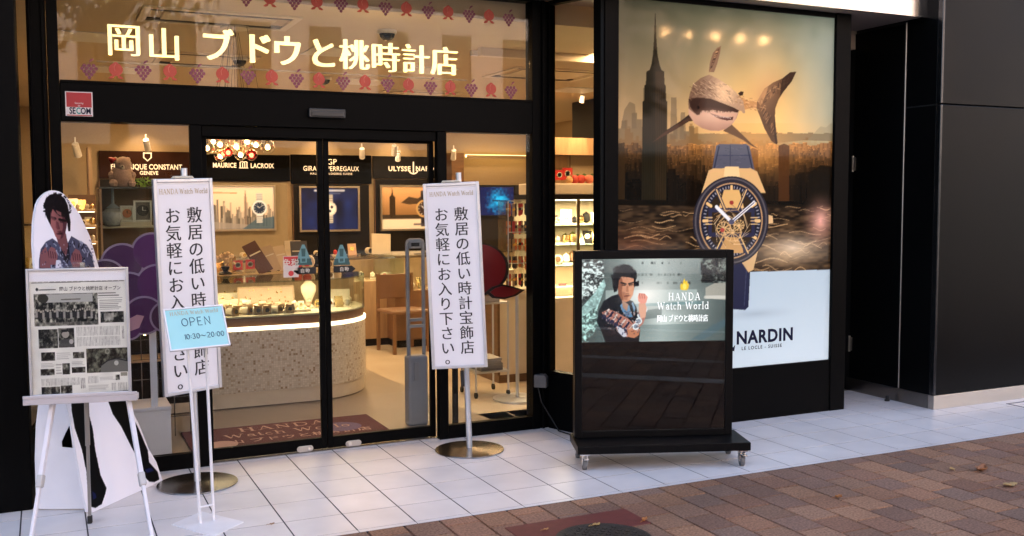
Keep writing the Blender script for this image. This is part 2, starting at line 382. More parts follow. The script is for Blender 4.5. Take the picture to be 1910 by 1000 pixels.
SOLID = [(0,3,2,1),(4,5,6,7),(0,1,5,4),(1,2,6,5),(2,3,7,6),(3,0,4,7)][1:]
def chip(x0, y0, x1, y1, c=.003, h=.008, z=0.):
    return [(x0,y0,z-h),(x1,y0,z-h),(x1,y1,z-h),(x0,y1,z-h),(x0+c,y0+c,z),(x1-c,y0+c,z),(x1-c,y1-c,z),(x0+c,y1-c,z)]
pal = [(.30,.158,.108), (.265,.142,.104), (.235,.138,.110), (.215,.134,.110), (.295,.168,.120), (.25,.146,.110), (.32,.175,.118), (.225,.13,.103)]
qs = []
for i in range(-50, 70):
    x0 = 1.923+.186*i; off = .0 if i % 2 == 0 else .102
    y = 0.
    first = True
    while y > -5.5:
        ln = .204 if not (first and off) else .102
        first = False
        y1 = y-ln
        if not (-2.42 < y1 and y < -2.18+.2 and y > -2.42) or True:
            yb = max(y1, -5.5)
            segs = [(y, yb)]
            for b0, b1 in ((-2.2, -2.42), (-3.3, -3.46)):      # pale stone bands run along the street
                out = []
                for s0, s1 in segs:
                    if s1 >= b0 or s0 <= b1: out.append((s0, s1)); continue
                    if s0 > b0+.02: out.append((s0, b0))
                    if s1 < b1-.02: out.append((b1, s1))
                segs = out
            for s0, s1 in segs:
                col = pal[rng.randrange(len(pal))]; k = rng.uniform(.86, 1.14); dz = rng.uniform(-.0012, .0008)
                j = lambda: rng.uniform(-.0012, .0012)
                qs.append((chip(x0+.0034+j(), s1+.0034+j(), x0+.186-.0034+j(), s0-.0034+j(), .0030, .014, dz), SOLID, (col[0]*k*.93, col[1]*k*.95, col[2]*k*.86)))
        y = y1
for b0, b1 in ((-2.2, -2.42), (-3.3, -3.46)):
    for i in range(-14, 24):
        k = rng.uniform(.9, 1.1); qs.append((chip(i*.6+.003, b1+.003, i*.6+.597, b0-.003, .003, .009), SOLID, (.40*k, .38*k, .34*k)))
colour_mesh('brick_pavement', qs, PAVER, 'structure')
qs = []
TX, TS, TD = 1.3293, .29724, .31268
for i in range(-30, 42):
    for j in range(0, 7):
        y0 = j*TD; y1 = y0+TD; x0 = TX+i*TS; k = rng.uniform(.97, 1.03)
        if y0 > 1.9: continue
        c = (.655*k, .628*k, .612*k)
        if j == 0:
            qs.append((chip(x0+.002, .002, x0+TS-.002, .036, .0003, .002), SOLID, (.60, .59, .60))); y0 = .0375
        qs.append((chip(x0+.0036, y0+.0034, x0+TS-.0036, y1-.0034, .0003, .002), SOLID, c))
colour_mesh('tiled_floor', qs, TILE, 'structure')

# ================================================================== the building round the shop
bld = thing('building', 'dark clad building whose ground floor holds the glazed watch shop', 'building', (1.5, 1.6, 0))
UP = mat('grey_upper_cladding', (.16, .16, .165), .5, var=.08, sc=2)
B().box((-22, 1.3, 3.36), (6.055, 14, 24.5)).obj('upper_sun_block', UP, bld, 1)  # unseen upper storeys, height set to block the sun from the street
B().box((-22, 1.085, 0), (-.105, 1.6, 2.962)).obj('pier', BLK, bld, 1, bev=.006)
B().box((-22, 1.61, 0), (-1.15, 14, 3.35)).obj('side_wall', UP, bld, 1)
B().box((-1.15, 9.92, 0), (7.6, 14, 3.35)).obj('rear_wall', UP, bld, 1)
B().box((-1.15, 1.66, 2.97), (7.6, 9.9, 3.35)).obj('floor_slab', UP, bld, 1)

can = thing('canopy', 'polished silver canopy edge running above the poster and entrance', 'canopy', (1.5, 1.0, 2.95))
b = B(); b.box((-22, .935, 2.955), (6.052, .96, 3.5)).obj('fascia', mat('polished_steel_fascia', (.60, .59, .58), .24, 1., var=.05, sc=2, rvar=.05), can, 1)
B().box((-22, .962, 2.966), (6.052, 1.80, 3.0)).obj('soffit', mat('grey_brown_soffit', (.33, .29, .27), .5, var=.04), can, 1)
B().box((-22, .962, 3.0), (6.052, 1.29, 3.5)).obj('core', SOOT, can, 1)

# right-hand clad block
rb = thing('clad_wall', 'tall black metal clad wall with a steel plinth right of the passage', 'wall', (6.06, .8, 0))
def split(x0, y0, x1, y1, name):
    for z0, z1 in ((.107, 2.297), (2.305, 4.6), (4.608, 24.5)):
        B().box((x0, y0, z0), (x1, y1, z1)).obj(name, BLKG, rb, 1, bev=.004)
split(6.075, .80, 7.98, .84, 'front_panel'); split(7.99, .80, 14, .84, 'front_panel')
split(6.055, .84, 6.10, 1.13, 'side_panel')
B().box((6.06, .845, 0), (14, 6.5, 24.4)).obj('core', SOOT, rb, 1)
for z0, z1 in ((.107, 2.297), (2.305, 4.6)):
    B().box((6.050, .792, z0), (6.072, .838, z1)).obj('corner_trim', mat('dark_bare_metal', (.06, .06, .062), .22, .9, var=.1) if z0 < 1 else bpy.data.materials['dark_bare_metal'], rb, 1, bev=.005)
B().box((6.048, .788, 0), (14, .843, .105)).obj('plinth', SILV, rb, 1, bev=.002)
B().box((6.048, .846, 0), (6.0615, 1.70, .104)).obj('plinth', mat('dull_steel', (.25, .23, .21), .3, 1.), rb, 1)
B().cyl((6.052, 1.137, .11), (6.052, 1.137, 2.95), .0045, n=8).obj('joint_bead', SILV, rb, 1, smooth=True)

sd_ = thing('service_door', 'flush black service door with steel hinges in the passage side', 'door', (6.05, 1.4, 0))
B().box((6.043, 1.146, .108), (6.0595, 1.66, 2.94)).obj('leaf', BLKG, sd_, 1, bev=.002)
for z in (.33, 1.82):
    h = B().cyl((6.036, 1.655, z), (6.036, 1.655, z+.13), .010, n=10)
    h.box((6.030, 1.63, z+.01), (6.042, 1.654, z+.12)).obj('hinge', SILV, sd_, 1, smooth=True)
B().box((5.40, 1.86, 0), (6.06, 1.95, 2.965)).obj('passage_back_wall', SOOT, bld, 1)
B().box((5.40, 1.245, 0), (5.459, 1.858, 2.965)).obj('passage_side_wall', BLK, bld, 1)
ds = thing('door_stop', 'small black rubber door stop on the tiles by the passage', 'door stop', (5.99, 1.19, 0))
B().cyl((0, 0, 0), (0, 0, .012), .02).cyl((0, 0, .012), (0, 0, .04), .013, .012).obj('stop', SOOT, ds, smooth=True)

# ================================================================== entrance frame
ent = thing('shop_front', 'black metal frame of the shop entrance with fixed side glazing', 'shop front', (1.57, YF, 0))
f = B(); f.box((-.045, 1.565, 0), (.04, 1.66, 2.955)); f.box((.043, 1.550, 0), (.10, 1.66, 2.955)); f.box((.015, 1.545, 0), (.03, 1.564, 2.955))
f.obj('jamb', BLK, ent, 1, bev=.003)
f = B(); f.box((3.04, 1.553, 0), (3.095, 1.66, 2.955)); f.box((3.098, 1.566, 0), (3.185, 1.66, 2.955)); f.box((3.115, 1.545, 0), (3.13, 1.565, 2.955))
f.obj('jamb', BLK, ent, 1, bev=.003)
f = B(); f.box((.102, 1.552, 2.05), (3.038, 1.68, 2.272)); f.box((.102, 1.548, 2.262), (3.038, 1.56, 2.279)); f.box((.86, 1.575, 1.985), (2.345, 1.583, 2.049))
f.obj('header', BLK, ent, 1, bev=.003)
B().box((.102, 1.56, 2.945), (3.038, 1.66, 2.962)).obj('top_rail', BLK, ent, 1)
for x0, x1 in ((.79, .855), (2.345, 2.41)):
    B().box((x0, 1.556, 0), (x1, 1.612, 2.049)).obj('mullion', BLK, ent, 1, bev=.003)
for x0, x1 in ((.101, .789), (2.411, 3.039)):
    B().box((x0, 1.556, 0), (x1, 1.606, .092)).obj('bottom_rail', BLK, ent, 1, bev=.003)
    B().box((x0, 1.577, .092), (x1, 1.585, 2.05)).obj('side_pane', GLASS, ent, 1)
B().box((.10, 1.612, -.004), (3.03, 1.66, .006)).obj('sill_track', DSTEEL, ent, 1)
sn = B(); sn.box((1.492, 1.515, 2.113), (1.72, 1.552, 2.168)); sn.box((1.505, 1.508, 2.12), (1.707, 1.516, 2.15))
sn.obj('door_sensor', mat('sensor_plastic', (.022, .024, .026), .35), ent, 1, bev=.004)
g_ = B(); p = PY(1010, 711, 1.545)
M_ = T(*p) @ R(-40)
g_.prism([(-.045, -.04), (.045, -.04), (.045, .03), (.025, .05), (-.045, .05)], -.045, .03, M_)
g_.obj('outlet_cover', mat('grey_plastic', (.09, .09, .092), .45), ent, 1, bev=.006)

def leaf(xa, xb, name, lab):
    t = thing(name, lab, 'door', ((xa+xb)/2, 1.63, 0))
    ya, yb = 1.622, 1.655
    f = B(); f.box((xa, ya, .012), (xa+.034, yb, 2.048)); f.box((xb-.034, ya, .012), (xb, yb, 2.048))
    f.box((xa+.0345, ya+.001, 1.972), (xb-.0345, yb, 2.047)); f.box((xa+.0345, ya+.001, .013), (xb-.0345, yb, .085))
    f.obj('frame', BLK, t, 1, bev=.002)
    B().box((xa+.034, 1.634, .085), (xb-.034, 1.642, 1.972)).obj('pane', GLASS, t, 1)
    return t
dl = leaf(.858, 1.598, 'sliding_door', 'left sliding glass door leaf carrying the red tax free sticker')
dr = leaf(1.602, 2.342, 'sliding_door', 'right sliding glass door leaf beside the right hand side glazing')
def stadium(cx, cz, w, h, n=8):
    return [(cx-w/2+h/2+h/2*math.cos(rad(a)), cz+h/2*math.sin(rad(a))) for a in np.linspace(90, 270, n)]+[(cx+w/2-h/2+h/2*math.cos(rad(a)), cz+h/2*math.sin(rad(a))) for a in np.linspace(-90, 90, n)]
LOCKP = mat('satin_lock_plate', (.5, .48, .46), .35, .8)
for t, px in ((dl, (569, 837)), (dr, (659, 826.5))):
    p = PY(*px, 1.62)
    lp = B().prism(stadium(p.x, p.z, .105, .038), 1.612, 1.6205).obj('lock_plate', LOCKP, t, 1, bev=.002)
    B().cyl((p.x+(.025 if t is dl else -.025), 1.6115, p.z), (p.x+(.025 if t is dl else -.025), 1.605, p.z), .011).obj('keyhole', CHROME, lp, 1, smooth=True)
# stickers on the door leaves
TEAL = mat('teal_print', (.12, .27, .28), .5); TEALD = mat('dark_teal_print', (.02, .08, .08), .5)
CREAMI = mat('cream_ink', (.6, .55, .45), .5)
def ys(k): return 1.6335-.0006*k
for t, cx in ((dl, 566), (dr, 637)):
    c = PY(cx, 477, 1.633); s = .054
    o = B().prism([(c.x-s, c.z-.046), (c.x+s, c.z-.046), (c.x+.008, c.z+.070), (c.x-.008, c.z+.070)], ys(2), ys(1)).obj('caution_sticker', TEAL, t, 1)
    q = B().prism([(c.x-s, c.z-.060), (c.x+s, c.z-.060), (c.x+s, c.z-.044), (c.x-s, c.z-.044)], ys(3), ys(2)-.0001)
    q.prism([(c.x-.011, c.z-.005), (c.x+.011, c.z-.005), (c.x+.014, c.z+.045), (c.x-.014, c.z+.045)], ys(3), ys(2)-.0001)
    for dx in (-.035, .035): q.prism([(c.x+dx-.014, c.z-.045), (c.x+dx+.014, c.z-.045), (c.x+dx+.014, c.z-.018), (c.x+dx-.014, c.z-.018)], ys(3), ys(2)-.0001)
    q.prism([(c.x-.012, c.z-.038), (c.x+.012, c.z-.038), (c.x+.012, c.z-.018), (c.x-.012, c.z-.018)], ys(3), ys(2)-.0001)
    q.obj('warning_symbol', TEALD, o, 1)
    c = PY(569 if t is dl else 642, 505 if t is dl else 502, 1.633); d = -1 if t is dl else 1
    o = B().prism([(c.x-.07*d, c.z-.021), (c.x+.05*d, c.z-.021), (c.x+.075*d, c.z), (c.x+.05*d, c.z+.021), (c.x-.07*d, c.z+.021)], ys(2), ys(1)).obj('arrow_sticker', SOOT, t, 1)
    text('lettering', '自動', .03, T(c.x, ys(3), c.z-.011), CREAMI, o, 1, bold=.01, sp=1.2)
a0, a1 = PY(528, 478, 1.633), PY(557, 517, 1.633)
o = B().box((a0.x, ys(2), a1.z), (a1.x, ys(1), a0.z)).obj('tax_free_sticker', mat('pale_sticker', (.6, .52, .47), .5), dl, 1)
zm = (a0.z*.62+a1.z*.38)-.012
B().prism([(a0.x+.004, a0.z-.004), (a1.x-.004, a0.z-.004), (a1.x-.004, zm+.015), ((a0.x+a1.x)/2, zm), (a0.x+.004, zm+.015)], ys(3), ys(2)-.0001).obj('red_field', RED, o, 1)
xm = (a0.x+a1.x)/2
text('lettering', '免税', .052, T(xm, ys(4), a0.z-.062), CREAMI, o, 1, bold=.012)
text('lettering', 'TAX FREE', .020, T(xm, ys(4), a0.z-.092), CREAMI, o, 1, bold=.012)
B().cyl((xm, ys(4), a1.z+.025), (xm, ys(2), a1.z+.025), .017).obj('emblem', RED, o, 1)

# round the corner: angled return windows on both sides of the recess
def ret(name, lab, A, Bp, flip, hw=.03, gm=None):
    L = math.hypot(Bp[0]-A[0], Bp[1]-A[1]); ang = math.atan2(Bp[1]-A[1], Bp[0]-A[0])
    M_ = T(A[0], A[1], 0) @ Matrix.Rotation(ang, 4, 'Z'); s = 1 if not flip else -1
    t = thing(name, lab, 'window', (A[0], A[1], 0))
    Y0, Y1 = (-hw, hw)
    f = B(M_); f.box((0, Y0, 0), (L-.002, Y1, .392)); f.obj('lower_panel', BLK, t, 1, bev=.003)
    f = B(M_); f.box((0, Y0-.002, .393), (L-.06, Y1, .405)); f.box((L-.062, Y0-.003, .393), (L, Y1, 2.955)); f.box((0, Y0, 2.93), (L-.063, Y1, 2.955))
    f.box((0, Y0, .406), (.012, Y1, 2.929)); f.obj('frame', BLK, t, 1, bev=.002)
    B(M_).box((.012, -.004, .405), (L-.062, .004, 2.93)).obj('pane', gm or GLASS, t, 1)
    return t
ret('return_window', 'narrow angled window between the entrance and the shark poster', (3.187, 1.56), (3.347, 1.118), False)
ret('return_window', 'narrow angled window at the far left edge beside the black pier', (-.047, 1.565), (-.112, 1.095), True, .008, glass('side_glass', (.97, .97, .96), .12))

# ================================================================== transom with lit shop name and fruit stickers
tr = thing('transom_window', 'wide transom window with rows of grape and peach stickers', 'window', (1.57, YF, 2.28))
B().box((.10, 1.585, 2.279), (3.038, 1.593, 2.945)).obj('pane', glass('transom_glass', (.96, .95, .91), .5), tr, 1)
GRAPE = mat('grape_film', (.20, .045, .085), .5); PEACH = mat('peach_film', (.46, .06, .035), .5)
def grape(x, z, s):
    b = B(); k = 0
    for row, n in enumerate((3, 4, 3, 2, 1)):
        for i in range(n):
            cx = x+(i-(n-1)/2)*.27*s; cz = z+(.22-row*.185)*s; k += 1
            b.cyl((cx, 1.5835-.00005*k, cz), (cx, 1.5848, cz), .112*s, n=10)
    b.prism([(x+.0*s, z+.40*s), (x+.12*s, z+.46*s), (x+.30*s, z+.62*s), (x+.26*s, z+.68*s), (x+.1*s, z+.62*s), (x+.04*s, z+.50*s)], 1.5833, 1.5848)
    return b.obj('grape_sticker', GRAPE, tr, 1)
def peach(x, z, s):
    out = [(x+.42*s*math.cos(a)*(1+.0*a), z+.04*s+.40*s*math.sin(a)) for a in np.linspace(rad(-80), rad(260), 22)]
    out = [(px+(0 if abs(px-x) > .03*s else 0), pz+(.07*s if abs(px-x) < .08*s and pz > z+.3*s else 0)) for px, pz in out]
    b = B().prism(out, 1.5835, 1.5848)
    for d in (-1, 1):
        b.prism([(x+d*.05*s, z-.30*s), (x+d*.28*s, z-.36*s), (x+d*.46*s, z-.52*s), (x+d*.30*s, z-.55*s), (x+d*.14*s, z-.50*s)], 1.5830, 1.5846)
    o = b.obj('peach_sticker', PEACH, tr, 1)
    B().tube([(x+.02*s, 1.5834, z+.42*s), (x-.1*s, 1.5834, z+.2*s), (x-.05*s, 1.5834, z-.05*s)], .018*s, 5).obj('crease', mat('peach_crease', (.6, .2, .14), .5) if 'peach_crease' not in bpy.data.materials else bpy.data.materials['peach_crease'], o, 1)
    return o
bx = [166,216,267,317,368,415,463,507,553,595,640,681,723,762,803,840,879,916,953]
bz = [129,131,132,134,138,139,141,144,147,149,152,153,156,159,161,163,165,167,169]
ty = {6:-5,7:-2,8:2,9:4,10:7,11:9,12:13,13:16,14:20,15:23,16:27,17:30,18:34}
for i, (x, y) in enumerate(zip(bx, bz)):
    p = PY(x, y, 1.584); (grape if i % 2 == 0 else peach)(p.x, p.z, .090)
    if i in ty:
        p2 = PY(x-4, ty[i], 1.584); (grape if i % 2 == 0 else peach)(p2.x, p2.z, .088)
sign = thing('lit_sign', 'warm glowing shop name letters hanging behind the transom glass', 'sign', (1.44, 1.66, 2.42))
GLOW = mat('lit_letter_acrylic', (.8, .7, .45), .5, emit=(1, .76, .34), es=.44)
for ch, px in zip('岡山ブドウと桃時計店', [(231,74),(306,82),(405,85),(480,90),(536,95),(602,99),(661,102),(719,107),(775,110),(829,114)]):
    p = PY(px[0], px[1], 1.64); h = .205
    k_ = ch in 'ブドウと'
    text('letter_'+{'岡':'oka','山':'yama','ブ':'bu','ド':'do','ウ':'u','と':'to','桃':'momo','時':'toki','計':'kei','店':'ten'}[ch],
         ch, h, T(p.x, 1.64, p.z-.38*h), GLOW, sign, 1, bold=(.004 if k_ else -.013), ext=.012, smear=2, sdx=(.011 if k_ else .014), xs=.98)
B().box((.3, 1.656, 2.40), (2.6, 1.664, 2.408)).obj('mounting_rail', mat('warm_rail', (.3, .25, .18), .6), sign, 1)

st = thing('security_sticker', 'red and white security company sticker on the header beam', 'sticker', (.197, 1.552, 2.147))
B().box((-.0705, -.003, -.068), (.0705, -.0005, .068)).obj('backing', mat('white_vinyl', (.75, .72, .73), .4), st)
B().box((-.065, -.004, -.018), (.065, -.0031, .063)).obj('red_field', mat('red_vinyl', (.42, .008, .02), .35), st)
B().box((-.065, -.004, -.066), (.065, -.0031, -.061)).obj('red_line', RED, st)
NAVY = mat('navy_ink', (.006, .008, .032), .5, spec=.1)
for s_, x_, m_ in (('SE', -.035, NAVY), ('C', -.0045, mat('teal_ink', (.0, .30, .28), .5)), ('OM', .0335, NAVY)): text('lettering', s_, .050, T(x_, -.0042, -.055), m_, st, bold=.025, xs=.68)
text('lettering', 'Security', .014, T(0, -.0045, .0), WHITE, st); text('lettering', 'by', .014, T(0, -.0045, -.014), WHITE, st)

# ================================================================== street behind the viewer (seen in reflections)
ob = thing('opposite_building', 'sunlit pinkish office block mirrored in the transom glass', 'building', (8, -23, 0))
FAC = mat('pink_beige_render', (.50, .40, .36), .7, var=.05, sc=1)
B().box((-30, -35, 0), (48, -23, 17)).obj('wall', FAC, ob, 1)
WIN = mat('dark_window_glass', (.03, .035, .04), .1)
for i in range(-7, 18):
    for z in (4.6, 8.2, 11.8):
        x = 1.0+i*2.2
        wn = B().box((x, -22.99, z), (x+1.0, -22.94, z+2.4)).obj('window', WIN, ob, 1)
B().box((-30, -22.93, 0), (48, -22.86, 3.19)).obj('reflection_dark_band', mat('reflection_dark_matt', (.035, .03, .028), .7, var=.4, sc=.6), ob, 1)  # unseen dark band added to keep reflections in the lower glass dark
B().box((-30, -22.9, 3.2), (48, -22.2, 3.55)).obj('ledge', mat('grey_band', (.35, .36, .36), .6), ob, 1)
for i in range(-4, 9): B().box((i*4.2, -22.88, .3), (i*4.2+3.6, -22.8, 2.8)).obj('shop_window', WIN, ob, 1)
def lamp_at(x, y):      # a lamp stands where its mirror image in the poster shows it
    v = PY(x, y, 1.128); d = ray(x, y); k = (-22.2-1.128)/(-d.y); return (v.x+d.x*k, -22.38, v.z+d.z*k)
LP_ = [lamp_at(*q) for q in ((1240, 60), (1287, 65), (1334, 69), (1380, 72), (1425, 75))]
for i in range(5):
    q = thing('wall_lamp', 'round warm lamp of a row mirrored in the shark poster', 'lamp', LP_[i], 0, 'row of warm lamps across the street')
    B().sph((0, .18, 0), .14, 14).obj('globe', mat('street_globe', (.8, .7, .5), .4, emit=(1, .52, .20), es=62) if i == 0 else bpy.data.materials['street_globe'], q, smooth=True)
    B().cyl((0, -.75, 0), (0, .05, 0), .03).obj('bracket', SOOT, q)
LEAF = mat('tree_leaf', (.06, .10, .028), .6, var=.4, sc=1.5)
BARK = mat('tree_bark', (.10, .08, .06), .9, bump=.4)
def tree(x, y, h, r, lab, seed):
    g = random.Random(seed); t = thing('street_tree', lab, 'tree', (x, y, 0))
    b = B().tube([(0, 0, 0), (.05, 0, h*.3), (.0, .05, h*.55), (.05, 0, h*.8)], [.16, .13, .10, .04], 9)
    lim = []
    for k in range(9):
        a = g.uniform(0, 6.28); z = h*g.uniform(.38, .7); e = Vector((math.cos(a)*r*.75, math.sin(a)*r*.75, z+g.uniform(.5, 1.4)))
        b.tube([(0, 0, z), (e.x*.5, e.y*.5, z+.45), e], [.06, .04, .015], 6); lim.append(e)
    b.obj('trunk', BARK, t, smooth=True)
    c = B(); cen = lim+[Vector((g.gauss(0, r*.4), g.gauss(0, r*.4), h*g.uniform(.6, 1))) for _ in range(16)]
    for p in cen:
        for _ in range(85):
            q = p+Vector((g.gauss(0, .34), g.gauss(0, .34), g.gauss(0, .28))); s = g.uniform(.05, .10)
            u = Vector((g.gauss(0, 1), g.gauss(0, 1), g.gauss(0, 1))).normalized(); v = u.orthogonal().normalized(); w_ = u.cross(v)
            c.add([q-v*s, q-w_*s*.55, q+v*s, q+w_*s*.55], [(0, 1, 2, 3)])
    c.obj('crown', LEAF, t)
tree(.9, -6.4, 6.6, 1.5, 'leafy street tree mirrored at the left of the transom', 3)
tree(9.6, -6.6, 7.0, 1.6, 'leafy street tree mirrored at the right of the transom', 5)
tree(-4.5, -6.5, 6.8, 1.6, 'leafy street tree by the kerb farthest left behind the viewer', 9)

# ================================================================== shop interior shell
sheet('shop_floor', -1.15, 1.66, 7.4, 9.9, 0, FLOORI)
struct(B().prismz([(-1.14, 1.665), (2.93, 1.665), (2.895, 1.988), (2.737, 3.919), (2.72, 4.5), (-1.14, 4.5)], .0005, .004).obj('entrance_floor', FLOORD))
struct(B().box((-1.15, 1.66, 2.82), (7.4, 9.9, 2.86)).obj('shop_ceiling', CEIL))
struct(B().box((-1.15, 9.7, 0), (7.4, 9.9, 2.82)).obj('back_wall', WALLB))
struct(B().box((-1.3, 1.62, 0), (-1.15, 9.9, 2.86)).obj('shop_left_wall', WALLB))
struct(B().box((7.4, 1.62, 0), (7.55, 9.9, 2.96)).obj('shop_right_wall', WALLB))
struct(B().box((3.36, 1.215, 0), (5.40, 1.24, 2.96)).obj('front_inner_wall', WALLB))
struct(B().box((5.36, 1.96, 0), (7.4, 2.0, 2.96)).obj('front_inner_wall', WALLB)); struct(B().box((5.36, 1.245, 0), (5.395, 1.955, 2.96)).obj('front_inner_wall', WALLB))
struct(B().box((-1.15, 1.665, 2.86), (7.4, 1.69, 2.966)).obj('ceiling_edge', CEIL))

LC = (1, .60, .28)
def area(x, y, z, sx, sy, pw, col=LC, parent=None, rot=(0, 0, 0)):
    l = bpy.data.lights.new('lamp_light', 'AREA'); l.shape = 'RECTANGLE'; l.size = sx; l.size_y = sy; l.energy = pw*.21*KI; l.color = col
    o = bpy.data.objects.new('lamp_light', l); COL.objects.link(o); o.location = (x, y, z); o.rotation_euler = rot
    return put(o, parent, 1)
def downlight(x, y, pw, s=.42, lab=''):
    t = thing('ceiling_light', lab or 'square warm ceiling light recessed in the shop ceiling', 'light', (x, y, 2.82), 0, 'warm ceiling lights in the shop')
    B().box((x-s/2-.02, y-s/2-.02, 2.812), (x+s/2+.02, y+s/2+.02, 2.8195)).obj('rim', WHITE, t, 1)
    area(x, y, 2.809, s, s, pw, parent=t)
for x, y, p in ((.3, 3.5, 14), (2.2, 3.5, 14), (4.4, 2.7, 44), (3.3, 4.3, 26), (.6, 5.4, 46), (3.0, 5.4, 46), (5.4, 5.2, 46), (1.2, 8.2, 50), (3.6, 8.2, 50), (5.8, 8.2, 46)):  # the light behind the strap rack is added to brighten the right side
    downlight(x, y, p)

# ================================================================== shark poster in its black case
pb = thing('poster_case', 'big black wall case holding the shark and watch poster', 'poster', (4.4, 1.113, 0))
B().box((3.352, 1.113, 0), (5.318, 1.21, .390)).obj('lower_panel', BLK, pb, 1, bev=.002)
B().box((3.352, 1.113, .391), (3.458, 1.21, 2.962)).obj('side_frame', BLK, pb, 1, bev=.003)
B().box((5.319, 1.104, 0), (5.461, 1.21, 2.962)).obj('side_frame', BLK, pb, 1, bev=.004)
B().box((3.459, 1.116, 2.928), (5.318, 1.21, 2.962)).obj('top_frame', BLK, pb, 1)
P0 = lambda x, y: (lambda v: (v.x, v.z))(PY(x, y, 1.128))
cv = Cv(3.459, .391, 5.318, 2.928, 400)
def Z1(s, ox, oy, pts): return [P0(ox+x/s, oy+y/s) for x, y in pts]
# print: hazy evening sky over a city, water, pale foot
V = (cv.Z-.391)/2.537; U = (cv.X-3.459)/1.859
def mix(a, b, t): return np.asarray(a, float)*(1-t[..., None])+np.asarray(b, float)*t[..., None]
skyc = mix((92, 90, 70), (112, 132, 124), np.clip(U*1.15, 0, 1))
skyc = mix(skyc, skyc*.0+np.array((196, 160, 112)), np.clip((.98-V)/.34, 0, 1)**1.2)
cx, cz = P0(1430, 225); d = np.hypot((cv.X-cx)/.75, (cv.Z-cz)/.62); gl = np.exp(-d*d*1.3)
skyc = skyc*(1-.92*gl[..., None])+np.array((255, 208, 132))*.92*gl[..., None]
rt = np.clip((U-.72)/.28, 0, 1)*np.clip((V-.52)/.2, 0, 1); skyc = skyc*(1-.7*rt[..., None])+np.array((158, 172, 160))*.7*rt[..., None]
nz_ = (cv.noise(7, 9, 3)*.6+cv.noise(17, 22, 4)*.4-.5)
cv.a[:] = skyc*(1+.10*nz_[..., None])
def skyline(y, h, col, al, seed, n, jag):
    g = np.random.default_rng(seed); xs = np.linspace(1150, 1565, n); pts = [P0(1150, 385)]
    for a, b_ in zip(xs[:-1], xs[1:]):
        hh = y-h*abs(g.normal(0, 1))*jag(a); pts += [P0(a, hh), P0(b_, hh)]
    cv.poly(pts+[P0(1565, 385)], col, al)
skyline(250, 30, (112, 96, 70), .7, 1, 44, lambda x: 1.0 if x < 1290 else .05)
skyline(268, 18, (128, 92, 50), .45, 2, 80, lambda x: 1.0 if x < 1300 else .25)
for p in [[(1158,240),(1165,205),(1175,190),(1185,195),(1188,240)], [(1250,260),(1252,182),(1262,182),(1264,260)], [(1268,260),(1270,210),(1278,210),(1280,260)]]: cv.poly([P0(*q) for q in p], (120, 102, 76), .6)
cv.poly([P0(*q) for q in [(1500,266),(1512,256),(1522,244),(1530,236),(1540,238),(1550,230),(1565,234),(1565,266)]], (140, 134, 104), .35)
cv.poly([P0(*q) for q in [(1440,268),(1500,262),(1565,264),(1565,284),(1500,280)]], (206, 196, 150), .55)
g_ = np.random.default_rng(8)
for L in range(15):
    t = L/14; yb = 276+t*78; col0 = np.array((176, 122, 64))*(1-t**.7)+np.array((30, 21, 13))*t**.7; n_b = int(66-26*t); step = 415/n_b; x = 1150
    while x < 1566:
        wd_ = step*g_.uniform(.5, 1.5); far = abs(x+wd_/2-1415)/265; kk = (1.28-.72*min(far, 1))*g_.uniform(.82, 1.18)
        hh = (6+16*t)*abs(g_.normal(.55, .55))+2; cl_ = col0*kk
        cv.poly([P0(x, 382), P0(x, yb-hh), P0(x+wd_, yb-hh), P0(x+wd_, 382)], cl_, .92)
        cv.poly([P0(x+wd_*.62, 382), P0(x+wd_*.62, yb-hh), P0(x+wd_, yb-hh), P0(x+wd_, 382)], cl_*.7, .6)
        if g_.random() < .45: cv.line([P0(x, yb-hh), P0(x+wd_, yb-hh)], .004, cl_*1.5, .55)
        for _ in range(int(1+2*t)):
            if g_.random() < .6: cv.ell(P0(x+g_.uniform(.1, .9)*wd_, yb-hh*g_.uniform(.1, .9)), .0028, .0036, cl_*1.9+18, .6)
        x += wd_
hz_ = np.exp(-((cv.X-P0(1405, 272)[0])/.34)**2-((cv.Z-P0(1405, 272)[1])/.20)**2); m, sl = cv.mask([P0(1150, 230), P0(1565, 230), P0(1565, 382), P0(1150, 382)]); cv.put(m*hz_[sl], (240, 178, 98), .62, sl)
hz2 = np.clip((cv.Z-P0(1300, 330)[1])/.38, 0, 1)*np.clip((P0(1300, 255)[1]-cv.Z)/.05, 0, 1); cv.put(m*hz2[sl], (150, 112, 66), .30, sl)
cv.poly([P0(*q) for q in [(1452,376),(1452,272),(1462,268),(1472,272),(1472,376)]], (92, 58, 30), .8)
cv.poly([P0(*q) for q in [(1398,376),(1398,280),(1404,276),(1414,280),(1414,376)]], (128, 84, 44), .55)
cv.poly([P0(*q) for q in [(1153,376),(1153,268),(1166,266),(1166,376)]], (66, 48, 26), .8); cv.poly([P0(*q) for q in [(1508,376),(1510,322),(1530,308),(1556,312),(1556,376)]], (30, 23, 15), .85)
# tower
tw = [(1197,378),(1199,190),(1202,188),(1202,160),(1205,158),(1206,134),(1212,131),(1215,122),(1218,104),(1220,78),(1222,26),(1223,26),(1225,78),(1227,104),(1231,122),(1234,131),(1239,134),(1240,158),(1242,160),(1243,188),(1245,190),(1243,378)]
cv.poly([P0(*q) for q in tw], (44, 38, 24))
cv.poly([P0(*q) for q in [(1222,378),(1223,134),(1239,134),(1240,158),(1243,188),(1242,378)]], (70, 52, 30), .55)
for x in np.arange(1201, 1242, 4.2): cv.line([P0(x, 372), P0(x, 165)], .006, (30, 24, 14), .5)
